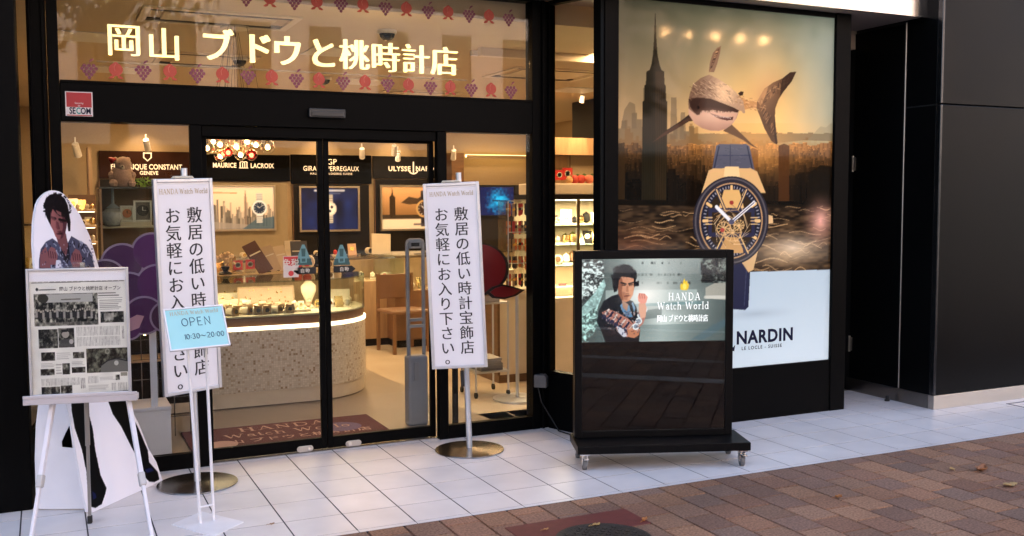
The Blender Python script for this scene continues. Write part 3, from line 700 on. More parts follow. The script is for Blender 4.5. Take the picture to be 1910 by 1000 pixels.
# far bank and water
cv.poly([P0(*q) for q in [(1150,372),(1565,376),(1565,388),(1150,384)]], (24, 18, 12), .92)
WT = [P0(*q) for q in [(1150,383),(1565,387),(1565,520),(1150,520)]]
m, sl = cv.mask(WT); wn = cv.noise(14, 90, 11)*.5+cv.noise(40, 190, 12)*.5
wat = mix((40, 30, 22), (112, 88, 60), np.clip((wn-.28)*1.6, 0, 1)); cv.put(m, wat[sl], 1, sl)
for k in range(90):
    x0, y0 = g_.uniform(1150, 1550), 386+122*g_.random()**1.1; L = g_.uniform(14, 60)*(.5+(y0-386)/90); a = g_.uniform(0, 6)
    cv.line([P0(x0+L*t, y0+3.5*math.sin(a+t*5)*(.4+(y0-386)/90)) for t in np.linspace(0, 1, 9)], g_.uniform(.003, .008), (214, 178, 128), g_.uniform(.25, .75))
for x, y, rx, rz, c_, al in ((1530,412,.10,.12,(255,196,178),.9), (1478,463,.22,.085,(250,232,205),.85), (1460,478,.30,.09,(225,190,140),.45), (1180,460,.25,.10,(150,92,64),.5)): cv.ell(P0(x, y), rx, rz, c_, al, soft=1.)
foot = [(1150,513),(1250,510),(1400,507),(1565,502),(1565,700),(1150,720)]
m, sl = cv.mask([P0(*q) for q in foot]); cv.put(m, mix((176, 196, 204), (206, 222, 226), np.clip((P0(1400, 505)[1]-cv.Z)/.9, 0, 1))[sl], 1, sl)
# shark
S = lambda pts: Z1(3.448, 1140, 40, pts)
cv.poly(S([(500,600),(450,640),(350,705),(262,782),(300,760),(400,705),(500,645),(530,640)]), (82, 56, 40))
cv.poly(S([(720,705),(770,660),(830,715),(900,785),(948,822),(900,800),(850,765),(790,735)]), (112, 82, 56))
cv.poly(S([(790,470),(850,500),(930,520),(990,545),(985,556),(890,562),(850,570),(800,575)]), (206, 154, 98))
cv.poly(S([(938,515),(985,435),(1040,395),(1100,368),(1150,328),(1190,325),(1178,350),(1160,388),(1110,450),(1075,505),(1055,560),(1052,620),(1058,680),(1070,785),(1062,793),(1030,770),(985,690),(955,610),(935,560)]), (98, 70, 46))
cv.ell(S([(985,470)])[0], .16, .10, (196, 146, 96), .6, 45, soft=.9)
for k in range(46):
    t = g_.random(); x0 = 950+t*190; y0 = 495-t*150+g_.uniform(-6, 30); cv.line(S([(x0, y0), (x0+g_.uniform(-6, 14), y0+g_.uniform(14, 34))]), g_.uniform(.003, .008), (62, 40, 26) if k % 3 else (210, 160, 108), .5)
for k in range(34):
    t = g_.random(); x0 = 955+t*85+g_.uniform(0, 24); y0 = 575+t*170; cv.line(S([(x0, y0), (x0+g_.uniform(6, 20), y0-g_.uniform(16, 40))]), g_.uniform(.003, .008), (60, 38, 24) if k % 2 else (200, 148, 98), .5)
cv.poly(S([(628,328),(634,270),(655,205),(682,172),(706,160),(700,205),(682,275),(662,328)]), (138, 108, 82))
for k in range(7): cv.line(S([(636+k*4, 318-k*8), (652+k*7, 250-k*12)]), .008, (96, 66, 46), .6)
body = [(500,600),(496,520),(505,470),(528,405),(575,366),(630,344),(690,372),(745,408),(800,455),(830,490),(850,515),(862,590),(848,592),(835,575),(822,578),(806,625),(772,668),(735,694),(690,706),(640,704),(585,688),(535,655)]
cv.poly(S(body), (186, 152, 120)); m, sl = cv.mask(S(body))
bx0, bz0 = S([(650, 470)])[0]; sh_ = np.clip(-(cv.X-bx0)/.22+.35+(cv.Z-bz0)*.5, 0, 1); st_ = np.sin((cv.X*.8-cv.Z*1.0)*170+14*cv.noise(10, 12, 21)+5*cv.noise(30, 40, 22)); cv.put(m*(.55*sh_)[sl], (96, 72, 56), 1, sl); cv.put(m*(np.clip(st_[sl]-.1, 0, 1)*(.10+.45*sh_[sl])*cv.noise(26, 34, 41)[sl]*1.5), (84, 60, 46), .6, sl); hl_ = np.exp(-((cv.X-S([(735,450)])[0][0])/.10)**2-((cv.Z-S([(735,450)])[0][1])/.10)**2); cv.put(m*hl_[sl], (246, 206, 156), .7, sl)
cv.poly(S([(497,500),(560,490),(640,498),(720,528),(790,556),(822,574),(812,588),(770,578),(725,582),(690,574),(650,570),(610,575),(580,572),(568,600),(552,602),(525,575),(508,550)]), (78, 54, 42))
cv.poly(S([(500,600),(498,560),(520,580),(552,604),(570,602),(580,575),(615,577),(660,573),(700,580),(770,582),(814,590),(800,632),(770,668),(735,694),(690,706),(640,704),(585,688),(535,655)]), (204, 164, 136))
for k in range(40): x_ = g_.uniform(560, 815); cv.line(S([(x_, 572+6*math.sin(x_*.05)), (x_+g_.uniform(-4, 4), 572+g_.uniform(4, 16))]), .006, (78, 54, 42), .8)
m, sl = cv.mask(S([(500,600),(520,580),(552,604),(570,602),(580,575),(615,577),(660,573),(700,580),(770,582),(814,590),(800,632),(770,668),(735,694),(690,706),(640,704),(585,688),(535,655)])); bl_ = np.clip((S([(650,640)])[0][1]-cv.Z)/.10, 0, 1); cv.put(m*bl_[sl], (150, 102, 84), .75, sl); cv.put(m*(.5*cv.noise(30, 40, 23)[sl]), (232, 186, 150), .5, sl)
cv.poly(S([(632,590),(668,600),(705,612),(745,618),(785,614),(782,634),(745,638),(705,630),(668,614)]), (84, 46, 40)); [cv.poly(S([(x_, 604+(x_-650)*.13), (x_+7, 605+(x_-650)*.13), (x_+3, 615+(x_-650)*.13)]), (226, 206, 190), .9) for x_ in range(656, 772, 9)]
cv.ell(S([(560,555)])[0], .012, .012, (30, 20, 18))
cv.poly(S([(815,465),(835,450),(852,455),(846,476),(828,480)]), (70, 46, 32))
# finer modelling of the shark: tail streaks, ragged peduncle, lit back
for k in range(70):
    t = g_.random(); cv.line(S([(955+t*200+g_.uniform(-10, 25), 505-t*165+g_.uniform(-5, 40)), (975+t*190+g_.uniform(-10, 25), 480-t*150+g_.uniform(-5, 40))]), g_.uniform(.002, .006), [(222, 172, 118), (58, 38, 26), (150, 104, 66)][k % 3], .45)
cv.poly(S([(1100,368),(1150,328),(1190,325),(1178,350),(1160,388),(1110,450),(1085,480),(1090,430)]), (62, 42, 30), .75); cv.poly(S([(940,512),(985,437),(1010,420),(985,500),(960,545)]), (214, 162, 108), .6)
cv.poly(S([(1050,580),(1055,640),(1060,700),(1070,785),(1058,790),(1045,720)]), (54, 36, 26), .7)
for k in range(60): x_ = g_.uniform(790, 985); y_ = 480+(x_-790)*.36+g_.uniform(-22, 48); cv.line(S([(x_, y_), (x_+g_.uniform(5, 18), y_+g_.uniform(-2, 8))]), .005, (150, 104, 66) if k % 2 else (240, 196, 140), .5)
m, sl = cv.mask(S(body))
for k in range(160):
    a_ = g_.random(); b_ = g_.random(); x_ = 505+a_*270; y_ = 372+b_*110+abs(a_-.4)*70; cv.line(S([(x_, y_), (x_+g_.uniform(8, 26), y_+g_.uniform(6, 20))]), g_.uniform(.002, .005), (92, 64, 46) if g_.random() < .75-.6*a_ else (244, 210, 164), .5)
cv.poly(S([(520,560),(508,520),(530,498),(580,500),(560,540),(556,585)]), (60, 42, 34), .6)
cv.poly(S([(500,600),(450,640),(350,705),(262,782),(330,724),(430,660),(505,618)]), (48, 34, 26), .7)
cv.ell(S([(655,600)])[0], .12, .03, (236, 200, 170), .5, soft=.9)
for k in range(30): t = g_.random(); cv.line(S([(632+50*t, 322-150*t), (642+55*t, 318-150*t)]), .004, (210, 166, 120) if k % 2 else (84, 60, 44), .6)
cv.a[:] = np.where((cv.Z > P0(1400, 507)[1])[..., None], 255*np.clip(cv.a/255, 0, 1)**1.17, cv.a)
# watch
cv.poly([P0(*q) for q in [(1346,575),(1342,490),(1400,490),(1396,572),(1390,578)]], (40, 42, 64))
cv.line([P0(1351, 505), P0(1354, 570)], .006, (80, 84, 110), .6); cv.line([P0(1392, 505), P0(1388, 570)], .006, (80, 84, 110), .6)
cv.poly([P0(*q) for q in [(1326,330),(1336,272),(1342,269),(1392,269),(1398,273),(1410,330)]], (84, 84, 94))
for k in range(26): x_ = g_.uniform(1334, 1402); y_ = g_.uniform(274, 322); cv.line([P0(x_, y_), P0(x_+g_.uniform(2, 9), y_+g_.uniform(-3, 3))], .004, (112, 110, 118) if k % 2 else (60, 60, 70), .5)
cv.line([P0(1362, 271), P0(1362, 312)], .006, (54, 56, 72)); cv.line([P0(1338, 290), P0(1400, 290)], .006, (60, 62, 80)); cv.line([P0(1341, 274), P0(1331, 320)], .012, (48, 50, 66)); cv.line([P0(1394, 274), P0(1404, 320)], .012, (48, 50, 66))
cv.poly([P0(*q) for q in [(1308,362),(1322,318),(1332,314),(1400,314),(1412,320),(1428,360)]], (216, 172, 112))
cv.poly([P0(*q) for q in [(1350,330),(1352,311),(1378,311),(1380,330)]], (238, 200, 140))
cv.poly([P0(*q) for q in [(1330,470),(1338,505),(1346,508),(1350,490),(1384,490),(1396,508),(1405,503),(1418,450)]], (206, 170, 118))
cv.poly([P0(*q) for q in [(1430,400),(1441,403),(1442,416),(1430,418)]], (214, 176, 122))
WC = P0(1364.5, 412)
def rr(px_, py_=None): a_ = P0(1364.5+px_, 412); b2 = P0(1364.5, 412-(py_ or px_)); return abs(a_[0]-WC[0]), abs(b2[1]-WC[1])
for r_, col in (((69, 83), (40, 38, 46)), ((66, 80), (86, 80, 82)), ((63, 77), (44, 41, 48)), ((58, 71), (176, 138, 96)), ((55.5, 68.5), (34, 35, 48))): cv.ell(WC, *rr(*r_), col)
cv.ell(WC, *rr(46, 57), (48, 36, 25))
W2 = lambda x, y: P0(1364.5+x, 412+y)
for a in range(0, 360, 6):
    k, q = math.cos(rad(a)), math.sin(rad(a)); cv.line([W2(k*52, q*64), W2(k*(49 if a % 30 else 44), q*(61 if a % 30 else 55))], .008 if a % 30 else .022, (150, 146, 150) if a % 30 else (228, 188, 124))
cv.poly([W2(*q) for q in [(-14,-58),(14,-58),(24,-22),(-24,-22)]], (218, 172, 104)); cv.poly([W2(*q) for q in [(-18,30),(18,30),(22,60),(-22,60)]], (190, 146, 88))
for p in [[(-40,-20),(40,-20),(40,26),(-40,26)]]:
    cv.line([W2(*q) for q in p+p[:1]], .030, (44, 44, 66))
for sx in (-1, 1):
    cv.line([W2(sx*12, -20), W2(sx*28, -58)], .026, (48, 48, 66)); cv.line([W2(sx*12, -20), W2(sx*28, -58)], .009, (226, 186, 120))
    cv.line([W2(sx*12, 26), W2(sx*28, 60)], .026, (48, 48, 66)); cv.line([W2(sx*15, 26), W2(sx*31, 60)], .009, (226, 186, 120))
for k in range(70):
    a_ = g_.uniform(0, 6.28); r_ = g_.uniform(4, 40); b_ = a_+g_.uniform(.3, 1.2); cv.line([W2(r_*math.cos(a_), 8+r_*math.sin(a_)*1.1), W2(r_*math.cos(b_)*.8, 8+r_*math.sin(b_)*.9)], g_.uniform(.003, .007), [(206, 164, 108), (150, 112, 70), (232, 200, 150)][k % 3], .75)
for px_, dx_ in ((-42, 1), (42, -1)):
    for k in range(3): cv.line([W2(px_-6, -6+k*6), W2(px_+6, -6+k*6)], .008, (214, 178, 124))
for c_, r_ in (((-15, 14), 13), ((2, 22), 17), ((14, 8), 10)):
    cv.ell(W2(*c_), *rr(r_), (206, 164, 108), .9, inner=.86)
    for a in range(0, 180, 36): cv.line([W2(c_[0]+r_*math.cos(rad(a)), c_[1]+r_*math.sin(rad(a))), W2(c_[0]-r_*math.cos(rad(a)), c_[1]-r_*math.sin(rad(a)))], .006, (224, 184, 122), .9)
cv.ell(W2(0, -34), *rr(4), (150, 50, 44)); cv.ell(W2(-17, 17), *rr(4), (170, 70, 60))
cv.line([W2(0, 2), W2(-28, -26)], .026, (226, 226, 224)); cv.line([W2(0, 2), W2(42, -34)], .024, (226, 226, 224)); cv.line([W2(0, 2), W2(42, -34)], .008, (90, 84, 92)); cv.ell(W2(0, 2), *rr(5), (80, 80, 100))
cv.ell(P0(1410, 585), .22, .03, (150, 166, 176), .5, soft=.9)
POSTER = attr_mat('backlit_poster_film', .05, coat=.0, spec=.11)
pn = POSTER.node_tree; pp = pn.nodes['Principled BSDF']; pn.links.new(pn.nodes['Attribute'].outputs['Color'], pp.inputs['Emission Color']); pp.inputs['Emission Strength'].default_value = .045
cv.mesh('poster_print', POSTER, pb, w=1, y=1.128)
B().box((3.459, 1.132, .391), (5.318, 1.2, 2.928)).obj('light_box', WHITE, pb, 1)
def ptxt(body, px, h, bold=.03, sp=1.05, al='CENTER'):
    p = PY(*px, 1.127); return text('lettering', body, h, T(p.x, 1.1268, p.z), NAVY, pb, 1, bold=bold, sp=sp, align=al)
ptxt('NARDIN', (1373, 642), .128, .036, 1.10, 'LEFT'); ptxt('ULYSSE', (1330, 649), .128, .036, 1.10, 'RIGHT')
ptxt('LE LOCLE - SUISSE', (1421, 650), .034, .02, 1.35)
p = PY(1351, 640, 1.127); b = B()
b.tube([(p.x, 1.1266, p.z+.12), (p.x, 1.1266, p.z-.10)], .007, 6); b.tube([(p.x-.05, 1.1266, p.z+.06), (p.x+.05, 1.1266, p.z+.06)], .006, 6)
b.tube([(p.x+q[0], 1.1266, p.z+q[1]) for q in arc(0, -.02, .075, .085, 190, 350, 12)], .007, 6)
b.prism([(p.x+.058, p.z-.055), (p.x+.095, p.z-.02), (p.x+.088, p.z-.066)], 1.126, 1.127); b.prism([(p.x-.058, p.z-.055), (p.x-.095, p.z-.02), (p.x-.088, p.z-.066)], 1.126, 1.127)
b.obj('anchor_emblem', NAVY, pb, 1)

# ================================================================== two pole signs
SIGNBG = (232, 232, 242)
def pole_sign(lab, base, ctr, yaw, lean, roll, w, h, ptop, lab_tag=None):
    t = thing('pole_sign', lab, 'sign', (base[0], base[1], 0), 0, 'pole signs either side of the entrance')
    B().lathe([(.0, 0), (.218, 0), (.222, .004), (.220, .008), (.06, .014), (.04, .018), (.0, .018)], 48).obj('base', DSTEEL, t, smooth=True)
    tp = at(*ptop, 1, base[1]); 
    B().cyl((0, 0, .015), (tp.x-base[0], .0, tp.z), .0185, n=20).obj('pole', ALU, t, smooth=True)
    M_ = T(ctr[0]-base[0], ctr[1]-base[1], ctr[2]) @ R(yaw) @ R(lean, 'X') @ R(roll, 'Y')
    f = B(M_); fw = .020
    f.box((-w/2, -.015, -h/2), (-w/2+fw, .012, h/2)); f.box((w/2-fw, -.015, -h/2), (w/2, .012, h/2))
    f.box((-w/2+fw, -.0145, h/2-fw), (w/2-fw, .012, h/2)); f.box((-w/2+fw, -.0145, -h/2), (w/2-fw, .012, -h/2+fw))
    fr = f.obj('frame', ALU, t, bev=.003)
    B(M_).prism([(-.062, h/2+.001), (.062, h/2+.001), (.05, h/2+.014), (-.05, h/2+.014)], -.02, .012).obj('clip', mat('cream_clip', (.55, .52, .42), .4) if 'cream_clip' not in bpy.data.materials else bpy.data.materials['cream_clip'], t, bev=.003)
    B(M_).box((-w/2+fw, -.008, -h/2+fw), (w/2-fw, .010, h/2-fw)).obj('panel', PAPER, t)
    B(M_).box((-w/2+fw+.006, -.0088, h/2-fw-.012), (w/2-fw-.006, -.0081, h/2-fw-.009)).obj('sheet_edge', ALU, t)
    k = h/1.17
    serif('brand_lettering', 'HANDA Watch World', .028*k, M_ @ T(0, -.0092, h/2-.082*k), GOLDI, t, sp=.03, xs=.74)
    for s, x, z0, st, hh in (('敷居の低い時計宝飾店', .055, .388, .0935, .091), ('お気軽にお入り下さい。', -.070, .388, .0935, .091)):
        b0 = None
        for i, ch in enumerate(s):
            dx = .022*k if ch == '。' else 0
            dz = .03*k if ch == '。' else 0
            o = text('lettering', ch, hh*k, M_ @ T(x*k+dx, -.0090, z0*k-i*st*k-.38*hh*k+dz), INK, None, smear=1, sdx=.012)
            if b0 is None: b0 = o
            else:
                bm = bmesh.new(); bm.from_mesh(b0.data); bm.from_mesh(o.data); bm.to_mesh(b0.data); bm.free(); d_ = o.data; bpy.data.objects.remove(o); bpy.data.meshes.remove(d_)
        put(b0, t)
    return t, M_
pole_sign('tall white pole sign standing behind the blue OPEN board', (.737, 1.20), (.707, 1.165, 1.129), 19, .5, -1.7, .343, 1.192, (343, 314))
t2, M2 = pole_sign('tall white pole sign standing right of the sliding doors', (2.42, 1.225), (2.318, 1.19, 1.128), -27, -1.3, -2.5, .351, 1.164, (855, 322))
B(M2).box((.0, .0, -.70), (.022, .012, -.60)).obj('hanging_tag', SOOT, t2)
B(M2).cyl((.011, .006, -.60), (.011, .006, -.575), .003).obj('tag_string', SOOT, t2)

# ================================================================== OPEN stand
op = thing('open_stand', 'low white stand with tilted light blue OPEN board', 'sign', (.66, .50, 0))
bp_ = [GR(320, 978, .004), GR(376, 954, .004), GR(455, 973, .004), GR(398, 1001, .004)]
B(T(-.66, -.50, 0)).prismz([(v.x, v.y) for v in bp_], 0, .005).obj('base', WHITE, op, bev=.001)
MO = T(0, -.02, .979) @ R(4.8) @ R(-31.2, 'X') @ R(-1.8, 'Y')
feet = [GR(374, 976, .005), GR(399, 970, .005)]
for v, tx in zip(feet, (-.045, .045)):
    top = MO @ Vector((tx, .012, .03))
    B().tube([(v.x-.66, v.y-.5, .003), (v.x-.66+(top.x-(v.x-.66))*.9, v.y-.5+(top.y-(v.y-.5))*.6, .86), tuple(top)], .0075, 10).obj('post', WHITE, op, smooth=True)
a, b2 = [Vector((v.x-.66, v.y-.5, .085)) for v in feet]
B().cyl(a, b2, .005, n=8).obj('cross_bar', WHITE, op, smooth=True)
f = B(MO); w, h = .290, .225
f.box((-w/2, -.008, -h/2), (-w/2+.008, .008, h/2)); f.box((w/2-.008, -.008, -h/2), (w/2, .008, h/2)); f.box((-w/2+.008, -.0075, h/2-.008), (w/2-.008, .008, h/2)); f.box((-w/2+.008, -.0075, -h/2), (w/2-.008, .008, -h/2+.008))
f.obj('frame', WHITE, op, bev=.002)
B(MO).box((-w/2+.008, -.003, -h/2+.008), (w/2-.008, .007, h/2-.008)).obj('board', mat('light_blue_board', (.34, .66, .66), .3, var=.03, coat=.5), op)
serif('brand_lettering', 'HANDA Watch World', .020, MO @ T(0, -.0035, .074), GOLDI, op, sp=.03, xs=.88)
BLUEINK = mat('dark_blue_marker', (.02, .07, .13), .5)
def marker(strokes, x0, z0, s, wd=.0035):
    for stx in strokes:
        pts = [MO @ Vector((x0+p_[0]*s, -.0045, z0+p_[1]*s)) for p_ in stx]
        mk.tube(pts, wd/2, 6)
mk = B()
marker([arc(.35, .5, .33, .46, 80, 440, 14), [(.95, 0), (.95, 1), (1.35, .98), (1.5, .75), (1.35, .5), (.97, .46)], [(2.2, 1), (1.8, 1), (1.8, 0), (2.25, 0)], [(1.8, .52), (2.15, .52)], [(2.6, 0), (2.6, 1), (3.15, .02), (3.15, 1)]], -.068, .012, .043)
def dg(ch): return {'1': [[(.1, .8), (.25, 1), (.22, 0)]], '0': [arc(.3, .5, .25, .48, 90, 450, 12)], '3': [arc(.25, .75, .22, .23, 150, -80, 7)+arc(.25, .26, .25, .26, 80, -150, 7)], '5': [[(.5, 1), (.12, 1), (.1, .55)]+arc(.27, .3, .24, .28, 110, -140, 8)], ':': [[(.12, .62), (.13, .7)], [(.12, .25), (.13, .33)]], '~': [[(0, .45), (.2, .6), (.45, .45), (.7, .35), (.9, .5)]], '2': [arc(.28, .73, .25, .25, 160, -30, 7)+[(.05, .02), (.58, 0)]]}[ch]
x = -.068
for ch in '10:30~20:00':
    marker(dg(ch), x, -.058, .027, .003); x += {'1': .0105, ':': .009, '~': .031}.get(ch, .0195)
mk.obj('marker_lettering', BLUEINK, op, smooth=True)

# ================================================================== easel and newspaper frame
EC = Vector((.139, .70, 0)); MN = R(-12)
WHP = mat('white_plastic', (.72, .70, .73), .35); GREYM = mat('grey_metal', (.30, .29, .28), .35, .7)
ez = thing('easel', 'white tripod easel carrying the framed newspaper page', 'easel', tuple(EC), rad(-12))
Ml = MN.inverted()
def L_(v): return Ml @ (Vector(v)-EC)
tz = .655
lf = [L_(GR(57, 1012)), L_(GR(285, 1012))]
for i, (ft, sx) in enumerate(zip(lf, (-.075, .075))):
    ft = Vector((ft.x, ft.y, 0)); top = Vector((sx*.9, .055, 1.24)) if 0 else Vector((sx*.9, ft.y+(.034-ft.y)*1.24/.64, 1.24)); d_ = (top-ft)
    kk = B(); n_ = d_.normalized()
    def bar(p, q, wx, wy):
        z_ = (Vector(q)-Vector(p)); L = z_.length; mt = T(*p) @ z_.to_track_quat('Z', 'X').to_matrix().to_4x4()
        return B(mt).box((-wx/2, -wy/2, 0), (wx/2, wy/2, L))
    lg = bar(ft+d_*.20, top, .028, .022).obj('leg', WHP, ez, bev=.004)
    lo = bar(ft, ft+d_*.215, .021, .016).obj('lower_leg', WHP, lg, bev=.003)
    bar(ft+d_*.19, ft+d_*.235, .036, .030).obj('leg_clamp', mat('clear_grey_plastic', (.5, .48, .46), .25) if i == 0 else bpy.data.materials['clear_grey_plastic'], lg, bev=.006)
rf = L_(GR(168, 976)); rf = Vector((rf.x, rf.y, 0)); top = Vector((.012, .055, 1.30)); d_ = top-rf
lg = bar(rf+d_*.30, top, .026, .020).obj('leg', GREYM, ez, bev=.003); bar(rf+d_*.02, rf+d_*.31, .018, .014).obj('lower_leg', GREYM, lg, bev=.002); bar(rf, rf+d_*.03, .026, .022).obj('rubber_foot', SOOT, lg, bev=.004)
tb = B(); tb.box((-.258, -.050, tz-.034), (.262, .012, tz-.004)); tb.box((-.258, -.052, tz-.004), (.262, -.044, tz+.012)); tb.obj('tray', mat('pinkish_white_metal', (.50, .47, .48), .35), ez, bev=.003)
B().box((-.08, .012, 1.20), (.08, .075, 1.235)).obj('head', GREYM, ez, bev=.004)
cl = B(); cl.box((-.055, -.02, 1.281), (.055, .02, 1.290)); cl.tube([(-.03, 0, 1.288), (-.02, 0, 1.302), (.02, 0, 1.302), (.03, 0, 1.288)], .005, 8); cl.obj('top_clamp', ACRYL, ez)
nf = thing('framed_newspaper', 'silver framed newspaper page standing on the white easel', 'frame', tuple(EC+Vector((0, 0, tz))), rad(-12))
w, h, z0 = .462, .623, 0.0
f = B(); f.box((-w/2, -.022, z0), (-w/2+.012, .004, z0+h)); f.box((w/2-.012, -.022, z0), (w/2, .004, z0+h)); f.box((-w/2+.012, -.0215, z0+h-.010), (w/2-.012, .004, z0+h)); f.box((-w/2+.012, -.0215, z0), (w/2-.012, .004, z0+.010))
f.obj('frame', ALU, nf, bev=.002)
nc = Cv(-w/2+.011, z0+.009, w/2-.011, z0+h-.009, 240, (234, 235, 224))
NPX = lambda x, y: ((x-75)/(745-75)*w-w/2+.0, z0+h-(y-70)/(905-70)*h)      # from the enlarged view of the page
nz2 = nc.noise(9, 12, 2); nc.a *= (.95+.1*nz2)[..., None]
nc.rect(-w/2, NPX(0, 155)[1], w/2, z0+h, (246, 247, 252))
gg = np.random.default_rng(3)
def N4(x0, y0, x1, y1): a = NPX(x0, y1); c = NPX(x1, y0); return a[0], a[1], c[0], c[1]
def npho(x0, y0, x1, y1, dark=46, sc=(14, 9), seed=1, gain=120, tone=(1, 1, .9)):
    dark *= .45; gain *= 1.9
    a = N4(x0, y0, x1, y1); m, sl = nc.mask([(a[0], a[1]), (a[2], a[1]), (a[2], a[3]), (a[0], a[3])])
    n1 = nc.noise(sc[0]*2, sc[1]*3, seed)[sl]*.5+nc.noise(sc[0]*5, sc[1]*7, seed+2)[sl]*.3+nc.noise(sc[0]*16, sc[1]*20, seed+1)[sl]*.2
    nc.put(m, (dark+gain*np.clip(n1-.36, 0, 1)*1.5)[..., None]*np.array(tone), 1, sl)
def ncol(x0, y0, x1, y1, n, vert=True, col=(120, 120, 112)):
    a = N4(x0, y0, x1, y1)
    for i in range(n):
        if vert:
            x = a[0]+(a[2]-a[0])*(i+.5)/n; z = a[3]
            while z > a[1]:
                L = gg.uniform(.004, .02); nc.line([(x, z), (x, max(a[1], z-L))], (a[2]-a[0])/n*.5, col, gg.uniform(.3, .75)); z -= L+.0025
        else:
            z = a[1]+(a[3]-a[1])*(i+.5)/n; nc.line([(a[0], z), (a[0]+(a[2]-a[0])*gg.uniform(.7, 1), z)], (a[3]-a[1])/n*.5, col, gg.uniform(.4, .8))
nc.line([NPX(110, 163), NPX(715, 160)], .0035, (70, 68, 62)); 
for i in range(16): nc.line([NPX(115+i*38, 157), NPX(140+i*38, 157)], .0025, (110, 106, 98), .7)
nc.ell(NPX(143, 205), .006, .008, (40, 40, 40)); nc.line([NPX(155, 209), NPX(262, 208)], .005, (84, 82, 76))
npho(120, 235, 538, 445, 34, seed=4, gain=150); nc.rect(*N4(200, 238, 505, 292), (178, 180, 172)); nc.ell(NPX(180, 265), .024, .022, (52, 52, 44)); nc.line([NPX(300, 275), NPX(420, 273)], .006, (110, 108, 100)); nc.rect(*N4(122, 420, 536, 445), (140, 138, 126), .5)
for i in range(26):
    x = 135+i*15; y = 345+gg.uniform(-8, 8); nc.ell(NPX(x, y), .0035, .005, (170, 165, 150)); nc.poly([NPX(x-7, y+8), NPX(x+7, y+8), NPX(x+8, y+50), NPX(x-8, y+50)], (40, 40, 40) if i % 3 else (150, 148, 140))
ncol(545, 230, 700, 262, 2, False, (70, 70, 66)); nc.line([NPX(540, 270), NPX(700, 270)], .0015, (90, 90, 84)); ncol(550, 280, 705, 350, 6, False)
npho(552, 360, 708, 434, 40, seed=9); nc.rect(*N4(575, 372, 640, 415), (190, 188, 178), .6)
npho(143, 465, 268, 590, 40, seed=12); npho(272, 462, 376, 588, 60, seed=14, gain=110); nc.ell(NPX(318, 497), .017, .022, (160, 156, 146)); nc.poly([NPX(290, 500), NPX(295, 470), NPX(335, 468), NPX(345, 492), NPX(335, 485), NPX(300, 488)], (30, 30, 30)); nc.poly([NPX(275, 586), NPX(285, 535), NPX(350, 530), NPX(372, 586)], (70, 70, 68)); nc.ell(NPX(355, 550), .010, .012, (180, 176, 168))
ncol(390, 458, 680, 515, 30); ncol(390, 524, 680, 582, 30); ncol(690, 460, 708, 540, 2, True, (60, 60, 56))
npho(155, 615, 245, 672, 60, seed=20); ncol(258, 618, 352, 668, 4, False, (150, 150, 142)); npho(362, 620, 436, 662, 70, seed=22); ncol(155, 685, 240, 715, 3, False, (150, 150, 142)); npho(148, 725, 238, 766, 40, seed=24); npho(290, 692, 340, 765, 70, seed=25); ncol(252, 690, 285, 765, 4, False, (150, 150, 142)); ncol(355, 680, 435, 710, 3, False, (150, 150, 142)); npho(352, 720, 440, 758, 60, seed=26)
npho(450, 600, 735, 762, 30, seed=30, gain=90, tone=(1, 1.02, .86)); nc.poly([NPX(540, 762), NPX(548, 712), NPX(590, 680), NPX(650, 668), NPX(700, 676), NPX(735, 700), NPX(735, 762)], (104, 106, 100)); nc.line([NPX(545, 715), NPX(590, 684), NPX(650, 672), NPX(720, 690)], .006, (34, 36, 38)); nc.ell(NPX(648, 702), .010, .012, (186, 188, 178)); nc.ell(NPX(590, 622), .011, .014, (150, 150, 130), inner=.6)
ncol(150, 790, 400, 835, 26); npho(150, 842, 270, 893, 46, seed=33); npho(276, 838, 350, 892, 40, seed=34); ncol(405, 795, 440, 860, 3, True, (70, 70, 66)); ncol(455, 785, 525, 830, 8); ncol(535, 790, 640, 815, 3, False, (160, 160, 152)); npho(640, 780, 668, 815, 100, seed=36); nc.rect(*N4(675, 765, 718, 790), (150, 148, 132)); ncol(460, 840, 600, 880, 5, False, (150, 150, 142)); ncol(612, 835, 640, 880, 4, True, (90, 90, 84)); ncol(655, 835, 715, 885, 6)
nc.line([NPX(140, 912), NPX(720, 888)], .003, (60, 62, 56))
nc.mesh('newspaper_page', PRINTM, nf, y=-.012)
B().box((-w/2+.011, -.011, z0+.009), (w/2-.011, .003, z0+h-.009)).obj('backing', CARD, nf)
B().box((-w/2+.011, -.0185, z0+.009), (w/2-.011, -.0165, z0+h-.009)).obj('front_sheet', glass('page_cover', (.97, .97, .97), .7, rough=.02), nf)
hp = NPX(490, 215)
text('headline', '岡山 ブドウと桃時計店 オープン', .0225, T(hp[0], -.0128, hp[1]), INK, nf, bold=.012, xs=.86)

# ================================================================== standing cardboard cutout
A0 = Vector((.173, .90, 0)); dv = Vector((.387, .453, 0)).normalized(); nv = Vector((dv.y, -dv.x, 0)); th = rad(9)
tv = -nv*math.sin(th)+Vector((0, 0, 1))*math.cos(th); NN = dv.cross(tv).normalized()
cu = thing('standing_cutout', 'white cardboard cutout printed with a man in patterned shirt', 'cutout', tuple(A0))
MC = Matrix(((dv.x, -NN.x*-1, tv.x, 0), (dv.y, NN.y, tv.y, 0), (dv.z, NN.z, tv.z, 0), (0, 0, 0, 1)))
if (MC.to_3x3() @ Vector((0, -1, 0))).dot(CAM-A0) < 0:
    MC = Matrix(((dv.x, -NN.x, tv.x, 0), (dv.y, -NN.y, tv.y, 0), (dv.z, -NN.z, tv.z, 0), (0, 0, 0, 1)))
def CU(x, y):
    v = atp(x, y, A0, NN)-A0; return (v.dot(dv), v.dot(tv))
